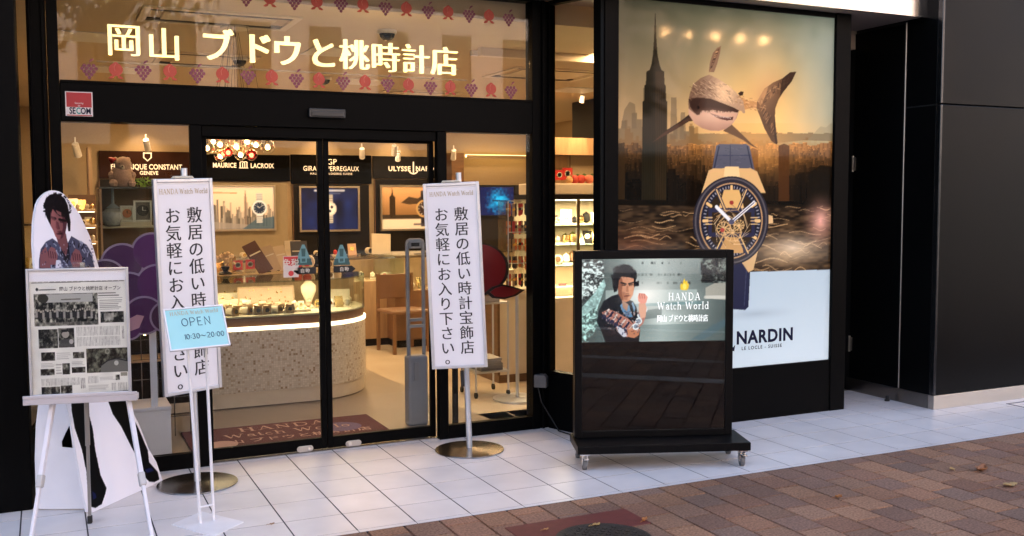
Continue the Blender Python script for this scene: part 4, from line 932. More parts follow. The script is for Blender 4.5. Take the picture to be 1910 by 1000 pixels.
ol = [(160,955),(172,956),(236,927),(302,897),(290,862),(276,838),(256,788),(232,742),(208,610),(183,500),(166,441),(147,400),(128,374),(118,363),(108.7,357.5),(100,355.5),(92.7,355.5),(84,359),(76.8,365),(71,372),(67,381),(63.5,396),(60.8,416),(59.8,454),(62,490),(70,560),(90,650),(112,720),(130,785),(136,824),(148,892)]
olc = [CU(*p) for p in ol]
B(MC).prism(olc, -.006, .006).obj('board', CARD, cu)
xs_ = [p[0] for p in olc]; zs_ = [p[1] for p in olc]
cc = Cv(min(xs_)-.01, -.01, max(xs_)+.01, max(zs_)+.01, 240, (236, 234, 240))
Q = lambda pts, s=3.127, ox=0, oy=320: [CU(ox+x/s, oy+y/s) for x, y in pts]
# shirt, arms, neck, face, hair
cc.poly(Q([(222,520),(232,455),(262,412),(300,392),(345,425),(385,430),(410,378),(450,402),(500,430),(530,480),(545,560),(590,800),(590,1060),(330,1060),(260,900),(222,560)]), (96, 98, 120)); cc.poly(Q([(300,1060),(600,1060),(610,1300),(560,1330),(470,1330),(330,1330)]), (24, 22, 26))
g2 = np.random.default_rng(4)
for _ in range(70):
    x, y = g2.uniform(235, 535), g2.uniform(400, 560); cc.line(Q([(x, y), (x+g2.uniform(-18, 18), y+g2.uniform(8, 26))]), .008, (34, 32, 48) if g2.random() < .6 else (170, 176, 194), .85)
cc.poly(Q([(340,400),(395,420),(402,500),(385,545),(355,470)]), (40, 34, 50))
cc.poly(Q([(318,372),(375,350),(392,430),(380,500),(362,470),(335,425)]), (134, 94, 98))
cc.poly(Q([(288,222),(300,205),(345,205),(378,245),(386,300),(378,350),(358,392),(335,396),(318,382),(304,345),(290,320)]), (146, 104, 104))
cc.poly(Q([(345,215),(380,245),(386,300),(378,350),(358,392),(346,394),(362,330),(358,270)]), (92, 54, 66), .8)
cc.poly(Q([(252,190),(262,158),(285,138),(318,130),(345,138),(372,160),(390,200),(398,250),(406,300),(404,352),(392,350),(386,300),(380,262),(362,246),(338,236),(310,222),(300,222),(294,246),(290,318),(280,300),(262,260)]), (22, 16, 26))
cc.line(Q([(290,268),(318,277)]), .014, (30, 18, 26)); cc.line(Q([(340,282),(372,290)]), .014, (30, 18, 26))
cc.line(Q([(298,282),(314,287)]), .006, (60, 34, 46), .8); cc.line(Q([(346,296),(364,300)]), .006, (60, 34, 46), .8)
cc.poly(Q([(322,290),(318,330),(330,342),(344,338),(334,300)]), (112, 66, 74)); cc.line(Q([(326,366),(356,364)]), .012, (70, 34, 44)); cc.line(Q([(330,352),(352,352)]), .006, (90, 50, 58))
for cx_, cy_, k in ((298, 500, 1), (440, 512, -1)):
    cc.poly(Q([(cx_-26,cy_-30),(cx_-6,cy_-60),(cx_+18,cy_-48),(cx_+32,cy_-10),(cx_+30,cy_+45),(cx_-20,cy_+48),(cx_-36,cy_+10)]), (150, 108, 112))
    for j in range(4): cc.line(Q([(cx_-22+j*13, cy_-34+j*3), (cx_-18+j*13, cy_+6)]), .006, (86, 46, 60), .9)
cc.poly(Q([(228,480),(262,440),(285,520),(290,565),(228,565)]), (146, 104, 108)); cc.poly(Q([(322,520),(350,518),(352,565),(318,565)]), (214, 214, 224))
Q4 = lambda pts: Q(pts, 2.5, 0, 600)
LG = (10, 9, 11)
cc.poly(Q4([(320,260),(410,260),(408,370),(412,440),(428,500),(440,600),(464,715),(492,775),(487,800),(470,850),(440,868),(415,862),(405,800),(398,700),(378,600),(345,500),(330,420)]), LG)
cc.poly(Q4([(440,250),(560,260),(582,360),(600,420),(642,500),(684,600),(690,655),(730,700),(738,735),(716,748),(690,746),(660,715),(640,640),(610,590),(560,490),(520,430),(495,360)]), LG)
for p in [[(425,790),(440,800),(445,820),(430,830)], [(670,690),(700,680),(712,695),(680,706)]]: cc.poly(Q4(p), (40, 46, 92))
ins = olc
m, sl = cc.mask(Q([(288,222),(300,205),(345,205),(378,245),(386,300),(378,350),(358,392),(335,396),(318,382),(304,345),(290,320)])); fx_ = CU(330/3.127, 320+300/3.127)[0]; cc.put(m*np.clip((fx_-cc.X[sl])/.03+.2, 0, 1), (186, 128, 126), .6, sl)
for k in range(60): x, y = g2.uniform(255, 400), g2.uniform(132, 250); cc.line(Q([(x, y), (x+g2.uniform(-6, 6), y+g2.uniform(8, 22))]), .0035, (64, 52, 66), .4) if y < 200 or x < 285 or x > 385 else None
for k in range(140): x, y = g2.uniform(235, 540), g2.uniform(420, 570); cc.ell(Q([(x, y)])[0], .004, .004, [(30, 28, 44), (186, 190, 208), (70, 66, 96)][k % 3], .6) if not (262 < x < 335 or 405 < x < 475) else None
for k in range(60):
    a_ = g2.uniform(165, 375); cx_, cy_ = 328+72*math.cos(rad(a_)), 222+86*math.sin(rad(a_)); cc.line(Q([(cx_, cy_), (cx_+g2.uniform(3, 12)*math.cos(rad(a_+20)), cy_+g2.uniform(3, 12)*math.sin(rad(a_+20)))]), .005, (20, 16, 26))
cc.poly(Q([(285,222),(300,205),(312,212),(330,250),(352,262),(350,232),(380,250),(386,290),(380,300),(372,270),(340,262),(322,246),(302,222),(292,250)]), (24, 16, 28), .9)
cc.a[:] = np.where(cc.a.mean(-1, keepdims=True) < 225, 255*np.clip(cc.a/255, 0, 1)**1.35, cc.a)
cc.mesh('printed_figure', PRINTM, cu, MC, mask=ins, y=-.0068)
s0, s1 = GR(68, 951), GR(159, 951); s0 = Vector((s0.x, s0.y, 0)); s1 = Vector((s1.x, s1.y, 0)); ds_ = (s1-s0); L = ds_.length; an = math.atan2(ds_.y, ds_.x)
NS = Vector((math.sin(an), -math.cos(an), 0))
def ST(x, y): v = atp(x, y, s0, NS)-s0; return (v.dot(ds_.normalized()), v.z)
fl = [ST(x/2.5, 600+y/2.5) for x, y in [(176,300),(180,378),(168,480),(163,640),(170,860),(175,872),(240,874),(400,872),(396,800),(372,690),(345,590),(290,585),(288,560),(305,520),(326,480),(330,400),(330,300)]]
B(T(*(s0-A0)) @ Matrix.Rotation(an, 4, 'Z')).prism(fl, -.003, .003).obj('strut', CARD, cu)

# ================================================================== digital signboard
dg_c = Vector((3.341, .50, 0))
ds = thing('digital_signboard', 'black wheeled digital signboard with its picture in the upper half', 'signboard', tuple(dg_c), rad(-20.6))
LB = mat('black_board_metal', (.0026, .0026, .003), .4, var=.15, sc=4, spec=.12)
w, z0, z1, dp = .978, .150, 1.292, .075
f = B(); f.box((-w/2, -.012, z0), (-w/2+.044, dp, z1)); f.box((w/2-.046, -.012, z0), (w/2, dp, z1)); f.box((-w/2+.0441, -.0115, z1-.050), (w/2-.0461, dp, z1)); f.box((-w/2+.0441, -.0115, z0), (w/2-.0461, dp, z0+.040))
f.obj('frame', LB, ds, bev=.003)
B().box((-w/2+.0441, .02, z0+.04), (w/2-.0461, dp-.002, z1-.05)).obj('back_panel', LB, ds)
bs = B(); bs.prismz([(-.50, -.21), (.545, -.21), (.545, .13), (-.50, .13)], .098, .148); bs.obj('base', LB, ds, bev=.004)
WHL = mat('grey_rubber', (.12, .12, .12), .6)
for x, y in ((-.455, -.175), (.50, -.175), (-.455, .10), (.50, .10)):
    c_ = B(); c_.box((x-.028, y-.028, .090), (x+.028, y+.028, .0975)); c_.box((x-.016, y-.02, .03), (x-.012, y+.022, .09)); c_.box((x+.012, y-.02, .03), (x+.016, y+.022, .09)); c_.cyl((x, y+.01, .07), (x, y+.01, .092), .011, n=12); c_.box((x-.008, y-.048, .068), (x+.020, y-.022, .074))
    o = c_.obj('caster', CHROME, ds, bev=.001)
    B().cyl((x-.011, y, .032), (x+.011, y, .032), .032, n=24).obj('wheel', WHL, o, smooth=True)
u0, u1 = -w/2+.044, w/2-.046; v0, v1 = z0+.040, z1-.050
MS = Matrix.Rotation(rad(-20.6), 4, 'Z'); NSB = MS.to_3x3() @ Vector((0, -1, 0)); xb = MS.to_3x3() @ Vector((1, 0, 0))
PSB = dg_c+NSB*(-.004)
def SB(x, y): v = atp(x, y, PSB, NSB)-dg_c; return (v.dot(xb), v.z)
zs0 = SB(1215, 637)[1]
sc_ = Cv(u0, zs0, u1, v1, 320, (150, 172, 170))
K = lambda pts, s=4.545, ox=1040, oy=440: [SB(ox+x/s, oy+y/s) for x, y in pts]
n1 = np.clip((sc_.noise(46, 30, 31)*.5+sc_.noise(110, 76, 32)*.5-.5)*1.9+.5, 0, 1)
Un = (sc_.X-u0)/(u1-u0); Vn = (sc_.Z-zs0)/(v1-zs0)
basec = mix((104, 116, 114), (206, 214, 210), np.clip(1-abs(Un-.55)*2.2, 0, 1))*(.86+.22*sc_.noise(5, 4, 33)[..., None]); sc_.a[:] = basec
m, sl = sc_.mask(K([(195,205),(390,205),(395,300),(395,400),(330,470),(230,560),(195,600)])); sc_.put(m, (60+190*np.clip(n1[sl]*1.5-.25, 0, 1))[..., None]*np.array((.95, 1, .99)), .95, sl)
m, sl = sc_.mask(K([(195,620),(320,480),(395,360),(410,420),(360,560),(230,900),(195,900)])); sc_.put(m, (170+70*n1[sl])[..., None]*np.array((.86, 1, .98)), .9, sl)
m, sl = sc_.mask(K([(195,690),(340,600),(345,760),(260,900),(195,900)])); sc_.put(m, (95+150*np.clip(n1[sl]*1.3-.2, 0, 1))[..., None]*np.array((.85, 1, .97)), .8, sl)
K2 = lambda pts: K(pts, 4.545, 1210, 440)
m, sl = sc_.mask(K2([(440,190),(668,190),(668,400),(440,400)])); sc_.put(m, (14+150*np.clip(n1[sl]*1.6-.55, 0, 1))[..., None]*np.array((.95, 1, .95)), .92, sl)
sc_.rect(*SB(1130, 572), *SB(1300, 540), (214, 226, 222), .5); sc_.poly(K2([(480,440),(560,400),(668,400),(668,545),(480,530)]), (196, 190, 178), .75); sc_.line(K2([(480,520),(668,520)]), .02, (226, 222, 214), .7)
for k in range(40): x = g2.uniform(640-760, 370); y = g2.choice([232, 330, 400]); sc_.rect(*SB(1210+x/4.545, 440+(y+10)/4.545), *SB(1210+(x+g2.uniform(6, 22))/4.545, 440+(y-10)/4.545), (50, 54, 52), .55 if y == 232 else .25)
sc_.line(K2([(-150,590),(440,565)]), .018, (120, 150, 152), .7); sc_.poly(K2([(-150,650),(110,610),(110,690),(-150,720)]), (60, 72, 70), .35); sc_.poly(K2([(360,880),(500,780),(650,700),(650,760),(470,880)]), (96, 124, 140), .6)
sc_.poly(K2([(-450,760),(668,740),(668,900),(-450,900)]), (96, 116, 116), .35)
# man on the screen
P_ = lambda pts, c_, a_=1.: sc_.poly(K(pts), c_, a_)
P_([(405,900),(370,800),(335,730),(350,640),(390,555),(460,510),(530,490),(600,540),(640,555),(668,600),(690,700),(700,800),(690,900)], (30, 32, 38))
P_([(530,590),(560,560),(600,590),(640,560),(660,610),(640,690),(590,690),(550,640)], (112, 148, 176)); P_([(605,575),(625,560),(648,640),(640,690),(620,640)], (24, 26, 30)); P_([(545,540),(600,580),(590,640),(555,610)], (176, 140, 120))
P_([(375,650),(430,620),(500,645),(560,680),(600,700),(640,740),(660,800),(590,860),(540,830),(480,760),(410,700)], (186, 136, 122))
for k in range(7): x = 385+k*34; y = 640+k*22; sc_.line(K([(x, y+55), (x+50, y-15)]), .012, (40, 44, 76) if k % 2 else (210, 196, 190)); sc_.ell(K([(x+10, y+45)])[0], .014, .014, (52, 54, 84))
P_([(590,800),(640,770),(700,790),(690,840),(650,866),(600,855)], (196, 142, 112)); P_([(500,760),(560,790),(590,850),(560,858),(520,820)], (206, 206, 214))
P_([(700,690),(735,640),(745,690),(725,745),(670,800),(640,790),(645,730)], (190, 140, 126))
for c_ in ((733, 625), (705, 672), (688, 722), (664, 768)): sc_.ell(K([c_])[0], .021, .021, (226, 230, 232)); sc_.ell(K([c_])[0], .013, .013, (150, 160, 172))
sc_.ell(K([(745,505)])[0], .11, .075, (255, 250, 244), .9, soft=1.)
P_([(688,572),(742,568),(756,610),(745,690),(705,700),(690,640)], (226, 182, 160)); P_([(680,520),(690,485),(740,490),(765,520),(750,570),(705,575),(685,555)], (236, 176, 160))
for j in range(3): sc_.line(K([(695+j*20, 492), (700+j*18, 530)]), .004, (170, 110, 96), .9)
P_([(508,380),(540,335),(600,330),(645,355),(650,440),(640,500),(610,550),(580,562),(545,545),(515,490)], (206, 156, 128))
P_([(508,380),(540,335),(555,400),(545,470),(560,550),(540,540),(515,490)], (150, 100, 78), .8)
P_([(470,440),(465,380),(475,320),(500,275),(545,252),(600,250),(640,280),(665,325),(664,385),(655,440),(645,420),(648,365),(600,352),(545,345),(520,380),(515,440),(490,470)], (24, 24, 30)); P_([(655,395),(690,380),(690,425),(660,430)], (26, 26, 32)); P_([(462,370),(490,350),(510,400),(505,470),(480,480)], (40, 34, 38))
sc_.line(K([(540,398),(580,410)]), .010, (40, 26, 22)); sc_.line(K([(605,408),(645,396)]), .010, (40, 26, 22)); sc_.line(K([(548,418),(575,422)]), .006, (60, 40, 34)); sc_.line(K([(608,420),(638,414)]), .006, (60, 40, 34))
P_([(585,420),(582,468),(592,478),(608,474),(598,425)], (178, 124, 98)); sc_.line(K([(570,512),(612,506)]), .009, (120, 66, 56)); sc_.line(K([(576,494),(606,490)]), .004, (130, 90, 70))
sc_.poly(K2([(270,455),(266,425),(275,400),(285,415),(292,385),(302,360),(312,390),(325,378),(330,410),(340,400),(338,440),(325,460),(290,462)]), (238, 206, 72)); sc_.ell(K2([(303,430)])[0], .012, .018, (250, 232, 130))
fa_ = K([(560,450)])[0]; m, sl = sc_.mask(K([(508,380),(540,335),(600,330),(645,355),(650,440),(640,500),(610,550),(580,562),(545,545),(515,490)])); sc_.put(m*np.clip((sc_.X[sl]-fa_[0])/.03+.3, 0, 1)*sc_.noise(40, 30, 77)[sl], (236, 190, 160), .35, sl)
for k in range(60): x, y = g2.uniform(345, 520), g2.uniform(560, 880); sc_.line(K([(x, y), (x+g2.uniform(4, 20), y+g2.uniform(10, 34))]), .004, (60, 62, 70), .5)
for k in range(110): x, y = g2.uniform(410, 700), g2.uniform(640, 840); sc_.ell(K([(x, y)])[0], .004, .004, [(52, 54, 84), (226, 206, 200), (120, 70, 66)][k % 3], .7)
for k in range(50): x, y = g2.uniform(470, 650), g2.uniform(258, 340); sc_.line(K([(x, y), (x+g2.uniform(-10, 10), y+g2.uniform(8, 26))]), .004, (62, 58, 60), .5)
for k in range(70):
    a_ = g2.uniform(150, 395); cx_, cy_ = 565+98*math.cos(rad(a_)), 335+82*math.sin(rad(a_)); sc_.line(K([(cx_, cy_), (cx_+g2.uniform(4, 14)*math.cos(rad(a_+25)), cy_+g2.uniform(4, 14)*math.sin(rad(a_+25)))]), .005, (20, 20, 26)) if not 60 < a_ % 360 < 120 else None
P_([(600,440),(640,430),(640,500),(612,548),(600,548),(606,500)], (232, 184, 152), .5); P_([(545,470),(575,480),(570,505),(600,515),(588,545),(560,540)], (160, 110, 88), .45)
sc_.a[:] = 255*np.clip(sc_.a/255, 0, 1)**1.3
sc_.mesh('display_picture', SCREEN, ds, y=.004)
B().box((u0, .006, v0), (u1, .019, v1)).obj('display_panel', mat('black_display', (.002, .002, .002), .3, spec=0), ds)
B().box((u0, -.006, v0), (u1, -.001, v1)).obj('front_glass', glass('board_glass', (.98, .98, .98), .95), ds)
SCW = mat('lit_white_lettering', (.8, .8, .8), .5, emit=(.86, .93, .90), es=.20)
q = SB(1276, 560); serif('lettering', 'HANDA', .046, T(q[0], .0028, q[1]), SCW, ds, sp=.16, xs=.78)
q = SB(1274, 577); serif('lettering', 'Watch World', .046, T(q[0], .0028, q[1]), SCW, ds, sp=.10, xs=.82)
q = SB(1273, 599); text('lettering', '岡山 ブドウと桃時計店', .047, T(q[0], .0028, q[1]), SCW, ds, smear=1, sdx=.02, xs=.66)
# power lead from the wall outlet
cb = B(); p_ = [PY(1006, 724, 1.53), GR(1018, 775, .06), GR(1034, 797, .012), GR(1056, 803, .012), GR(1080, 800, .012)]
p_ = [PY(1004, 724, 1.515), PY(1010, 750, 1.50), Vector((3.13, 1.47, .10)), Vector((3.16, 1.40, .010)), Vector((3.2, 1.2, .008)), Vector((3.2, .9, .008)), Vector((3.25, .62, .09))]
cb.tube([tuple(v) for v in p_], .005, 8); tag(cb.obj('power_cable', SOOT, smooth=True), 'thin black power cable running from outlet to signboard', 'cable')

# ================================================================== ground details
MAROON = mat('maroon_slab', (.115, .022, .018), .7, var=.12, sc=20, bump=.2, bsc=200)
tag(B().box((1.985, -.50, -.02), (2.67, -.250, .003)).obj('ground_slab', MAROON, bev=.002), 'flat maroon slab set in the brick paving', 'slab')
IRON = mat('cast_iron', (.016, .014, .012), .6, bump=.5, bsc=120)
dr_ = thing('manhole_cover', 'round dark iron manhole cover at the bottom edge', 'manhole', (2.335, -.615, 0))
B().lathe([(0, 0), (.232, 0), (.234, .006), (.205, .006), (.200, .004), (0, .004)], 48).obj('cover', IRON, dr_, smooth=True)
b = B()
for i in range(-7, 8):
    for j in range(-7, 8):
        if math.hypot(i, j)*.026 < .185 and (i+j) % 2 == 0: b.cb((i*.026, j*.026, .006), (.017, .017, .004))
b.obj('tread_pattern', IRON, dr_)
ht = thing('floor_hatch', 'square metal edged hatch in the tiles below the clad wall', 'hatch', (6.95, .50, 0))
b = B(); c_ = [GR(1838, 760), GR(1880, 750)]
for a in ((-.22, -.2, .22, -.188), (-.22, .188, .22, .2), (-.22, -.188, -.208, .188), (.208, -.188, .22, .188)): b.box((a[0], a[1], -.004), (a[2], a[3], .003))
b.obj('rim', mat('dull_grey_metal', (.15, .15, .155), .5, .6), ht)
def leafo(lab, p, rz, s, col, curl, prof=0):
    m = mat('dry_leaf', col, .6, var=.25, sc=30)
    t = thing('fallen_leaf', lab, 'leaf', (p.x, p.y, .004), rad(rz))
    n = 9; v = []; f = []
    shp = [0, .34, .62, .86, 1.0, .92, .70, .40, 0]
    for i in range(n):
        x = (i/(n-1)-.5)*s; wd_ = shp[i]*s*.30*(1+.25*math.sin(i*3.1+prof))
        for k in (-1, -.5, 0, .5, 1): v.append((x, wd_*k, .004+curl*s*(.5*k*k+.6*(x/s)**2*2+.2*math.sin(i*1.7+k*2+prof))*.9+.002*(k == 0)))
    for i in range(n-1):
        for k in range(4): a = i*5+k; f.append((a, a+1, a+6, a+5))
    b = B().add(v, f); o = b.obj('blade', m, t, smooth=True)
    so_ = o.modifiers.new('thickness', 'SOLIDIFY'); so_.thickness = .0008
    B().tube([(-.5*s, 0, .006), (-.75*s, .03*s, .010), (-.95*s, .01*s, .006)], .0012, 6).obj('stem', m, t, smooth=True)
leafo('curled brown leaf on the paving, farthest of the two at right', GR(1830, 879), 20, .115, (.28, .12, .05), .30)
leafo('pale tan leaf on the paving near the right edge', GR(1884, 908), -10, .10, (.42, .28, .12), .18, 1)
leafo('small orange leaf lying alone on mid paving', GR(1564, 930), 0, .05, (.40, .15, .035), .35, 2)
leafo('orange leaf on the corner of the maroon slab', GR(1202, 973), 35, .05, (.42, .16, .04), .3, 3)
leafo('tiny yellow leaf beside the curled brown leaf', GR(1776, 878), 60, .055, (.40, .26, .10), .2, 4)
leafo('yellow leaf scrap on the edge of the iron cover', GR(1112, 979, .008)+Vector((0, 0, .0)), 10, .05, (.42, .28, .10), .2, 5)
leafo('brown leaf scrap on the left of the maroon slab', GR(1018, 991), 15, .035, (.38, .19, .07), .25, 6)
leafo('small dry leaf on the tiles in front of the doors', GR(507, 981), 15, .032, (.30, .16, .07), .25, 7)
gl_ = random.Random(12)
for i in range(26):
    p = Vector((gl_.uniform(-.5, 7), gl_.uniform(-5.2, -1.9), 0))
    leafo('dry brown leaf on the paving behind the viewer', p, gl_.uniform(0, 360), gl_.uniform(.07, .12), (.34, .17, .06), .25, i) if i == 0 else None
    if i == 0: L0 = [o for o in bpy.data.objects if o.name.startswith('fallen_leaf')][-1]; L0['group'] = 'leaves mirrored in the signboard'
    else:
        c_ = copy_tree(L0); c_.location = (p.x, p.y, .004); c_.rotation_euler = (0, 0, gl_.uniform(0, 6)); s_ = gl_.uniform(.7, 1.2); c_.scale = (s_, s_, s_)

# ================================================================== inside the shop
def wdist(px, Y): return PY(px[0], px[1], Y)
# ---- reception counter
rc = thing('reception_counter', 'curved mosaic fronted reception counter with glass case top', 'counter', (1.3, 3.6, 0))
def cout(ins=0., x0=-.75):
    p = [(x0, 3.155+ins)]; R_ = .62-ins
    p += [(1.86+R_*math.cos(rad(a)), 3.775+R_*math.sin(rad(a))) for a in np.linspace(-90, 0, 16)]
    return p+[(2.48-ins, 4.55), (x0, 4.55)]
MOS = bpy.data.materials.new('mosaic_tiles'); MOS.use_nodes = True; n_ = MOS.node_tree.nodes; l_ = MOS.node_tree.links; pr = n_['Principled BSDF']
tc = n_.new('ShaderNodeTexCoord'); mp = n_.new('ShaderNodeVectorMath'); mp.operation = 'MULTIPLY_ADD'; mp.inputs[1].default_value = (58, 58, 58); mp.inputs[2].default_value = (.5, .5, .5)
fl_ = n_.new('ShaderNodeVectorMath'); fl_.operation = 'FLOOR'; wn_ = n_.new('ShaderNodeTexWhiteNoise'); cr = n_.new('ShaderNodeValToRGB')
l_.new(tc.outputs['Object'], mp.inputs[0]); l_.new(mp.outputs[0], fl_.inputs[0]); l_.new(fl_.outputs[0], wn_.inputs[0]); l_.new(wn_.outputs[0], cr.inputs[0])
e = cr.color_ramp; e.interpolation = 'CONSTANT'; e.elements[0].color = (.60, .55, .46, 1); e.elements[1].position = .45; e.elements[1].color = (.68, .63, .54, 1)
for p_, c_ in ((.82, (.50, .42, .32, 1)), (.92, (.34, .25, .16, 1)), (.965, (.72, .67, .58, 1))): k_ = e.elements.new(p_); k_.color = c_
fr_ = n_.new('ShaderNodeVectorMath'); fr_.operation = 'FRACTION'; l_.new(mp.outputs[0], fr_.inputs[0]); sx_ = n_.new('ShaderNodeSeparateXYZ'); l_.new(fr_.outputs[0], sx_.inputs[0])
gt = []
for k_ in ('X', 'Z'):
    a_ = n_.new('ShaderNodeMath'); a_.operation = 'LESS_THAN'; a_.inputs[1].default_value = .1; l_.new(sx_.outputs[k_], a_.inputs[0]); gt.append(a_)
mxx = n_.new('ShaderNodeMath'); mxx.operation = 'MAXIMUM'; l_.new(gt[0].outputs[0], mxx.inputs[0]); l_.new(gt[1].outputs[0], mxx.inputs[1])
mm_ = n_.new('ShaderNodeMix'); mm_.data_type = 'RGBA'; mm_.inputs[7].default_value = (.50, .45, .37, 1); l_.new(mxx.outputs[0], mm_.inputs[0]); l_.new(cr.outputs[0], mm_.inputs[6]); l_.new(mm_.outputs[2], pr.inputs['Base Color']); pr.inputs['Roughness'].default_value = .3
B().prismz(cout(), .125, .603).obj('mosaic_front', MOS, rc, 1)
B().prismz(cout(.012), .012, .124).obj('plinth', CREAM, rc, 1)
B().prismz(cout(-.004), .605, .632).obj('light_strip', STRIP, rc, 1)
B().prismz(cout(.012), .633, .700).obj('wood_band', WOODD, rc, 1)
B().prismz(cout(.02), .701, .712).obj('case_floor', mat('case_fabric', (.62, .55, .45), .7), rc, 1)
pth = cout(.004); pti = cout(.012)
b = B()
for i in range(17):
    a0_, a1_ = pth[i], pth[i+1]; c0_, c1_ = pti[i], pti[i+1]
    b.add([(a0_[0], a0_[1], .70), (a1_[0], a1_[1], .70), (c1_[0], c1_[1], .70), (c0_[0], c0_[1], .70), (a0_[0], a0_[1], .968), (a1_[0], a1_[1], .968), (c1_[0], c1_[1], .968), (c0_[0], c0_[1], .968)], SOLID+[(0, 3, 2, 1)])
b.obj('case_glass', CGLASS, rc, 1)
p_ = [v for v in cout(.004)]; B().prismz(p_[:-2]+[(2.476, 3.9), (-.75, 3.9)], .969, .979).obj('glass_top', glass('case_top_glass', (.86, .95, .9), 1.), rc, 1)
B().box((-.75, 3.905, .715), (2.45, 3.93, .985)).obj('case_back', WOODL, rc, 1)
b = B()
for x in (2.02, 1.12, .3): b.box((x, 3.163, .713), (x+.012, 3.178, .968))
b.obj('glass_joint', mat('dark_joint', (.05, .05, .045), .4), rc, 1)
area(1.2, 3.42, .965, 2.0, .05, 16, (1, .74, .44), rc)
# goods in the case
CRM = mat('cream_velvet', (.66, .58, .46), .8); PINKB = mat('pale_pink_velvet', (.56, .38, .28), .8); GOLD = mat('gold_metal', (.75, .52, .22), .25, 1.); DIAL = mat('watch_dial', (.03, .03, .04), .3)
def board(lab, x, y, z, w, h, lean, m, cat='display board', name='display_board'):
    t = thing(name, lab, cat, (x, y, z)); M_ = R(-lean, 'X')
    B(M_).box((-w/2, -.006, .001), (w/2, .006, h)).obj('panel', m, t, bev=.003)
    bb = B(M_); bb.box((-w/2, -.010, 0), (-w/2+.012, -.0065, h)); bb.box((w/2-.012, -.010, 0), (w/2, -.0065, h)); bb.box((-w/2+.012, -.010, h-.012), (w/2-.012, -.0065, h)); bb.obj('edge_trim', WOODL, t)
    r_ = random.Random(int(x*100)); gd = B(M_)
    for i in range(26): gd.sph((r_.uniform(-w*.42, w*.42), -.012, r_.uniform(.1*h, .85*h)), .007, 6)
    gd.obj('jewellery', GOLD, t, smooth=True)
    return t
board('pink velvet board of jewellery standing in the glass case', 1.63, 3.62, .713, .46, .19, 12, PINKB)
def cushion(x, y, lab, z=.713, rz=0):
    t = thing('watch_cushion', lab, 'watch', (x, y, z), rz, 'watches on cushions in the glass case')
    B().prism(stadium(0, .032, .085, .060), -.035, .035).obj('cushion', CRM, t, bev=.006)
    B().tube([(0, -.046+.0*a, .03+.0*a) for a in (0, 1)], .001, 4) if 0 else None
    B().prism(stadium(0, .034, .030, .066), -.0375, .0375).obj('strap', WOODL if lab else WOODD, t, bev=.002)
    B().cyl((0, -.038, .034), (0, -.047, .034), .020, n=20).obj('watch_case', GOLD, t, smooth=True)
    B().cyl((0, -.0471, .034), (0, -.048, .034), .0165, n=20).obj('dial', DIAL if rng.random() < .5 else WHITE, t)
    return t
w0 = cushion(1.18, 3.42, 'watch on a cream cushion in the counter glass case')
for i in range(1, 14):
    c_ = copy_tree(w0); c_.location = (1.18+.085*(i % 7)+(.04 if i >= 7 else 0), 3.42 if i < 7 else 3.30, .713); c_.rotation_euler = (0, 0, rng.uniform(-.8, .8)); c_.location.x += rng.uniform(-.02, .02); c_.location.y += rng.uniform(-.03, .05)
for i in range(9):
    c_ = copy_tree(w0); c_.location = (.15+.1*i, 3.36+.05*(i % 2), .713)
bu = thing('necklace_bust', 'white necklace bust standing tall in the glass case', 'bust', (1.97, 3.60, .713))
B().lathe([(.05, 0), (.05, .01), (.02, .03), (.03, .06), (.062, .13), (.066, .18), (.03, .215), (.022, .25), (.0, .252)], 18, M=Matrix.Diagonal((1, .45, 1, 1))).obj('bust', CRM, bu, smooth=True)
bk = thing('brochure_stand', 'open cream brochure propped in the right end of the case', 'brochure', (2.24, 3.62, .713), rad(-15))
B(R(-28, 'X')).box((-.085, -.004, 0), (.085, .004, .15)).obj('page', CRM, bk); B().box((-.08, .0, 0), (.08, .06, .03)).obj('foot', WOODD, bk)
tray = thing('jewellery_tray', 'long flat cream tray in front of the pink board', 'tray', (1.72, 3.36, .713))
B().box((-.2, -.05, 0), (.2, .05, .018)).obj('tray', CRM, tray, bev=.003); b = B()
for i in range(9): b.lathe([(.012, .019), (.014, .022), (.011, .026), (.009, .022)], 10, c=(-.17+i*.042, 0, 0))
b.obj('rings', GOLD, tray, smooth=True)
cs = thing('case_stack', 'stepped cream stand of bracelets at the left of the case', 'display stand', (1.32, 3.66, .713))
for i in range(3): B().box((-.16, -.08+i*.05, 0), (.16, -.03+i*.05, .05+i*.045)).obj('step', CRM, cs, bev=.003)
b = B()
for i in range(12): b.sph((-.14+.026*i, -.05+.05*(i % 3), .058+.045*(i % 3)), .010, 8)
b.obj('bracelets', GOLD, cs, smooth=True)
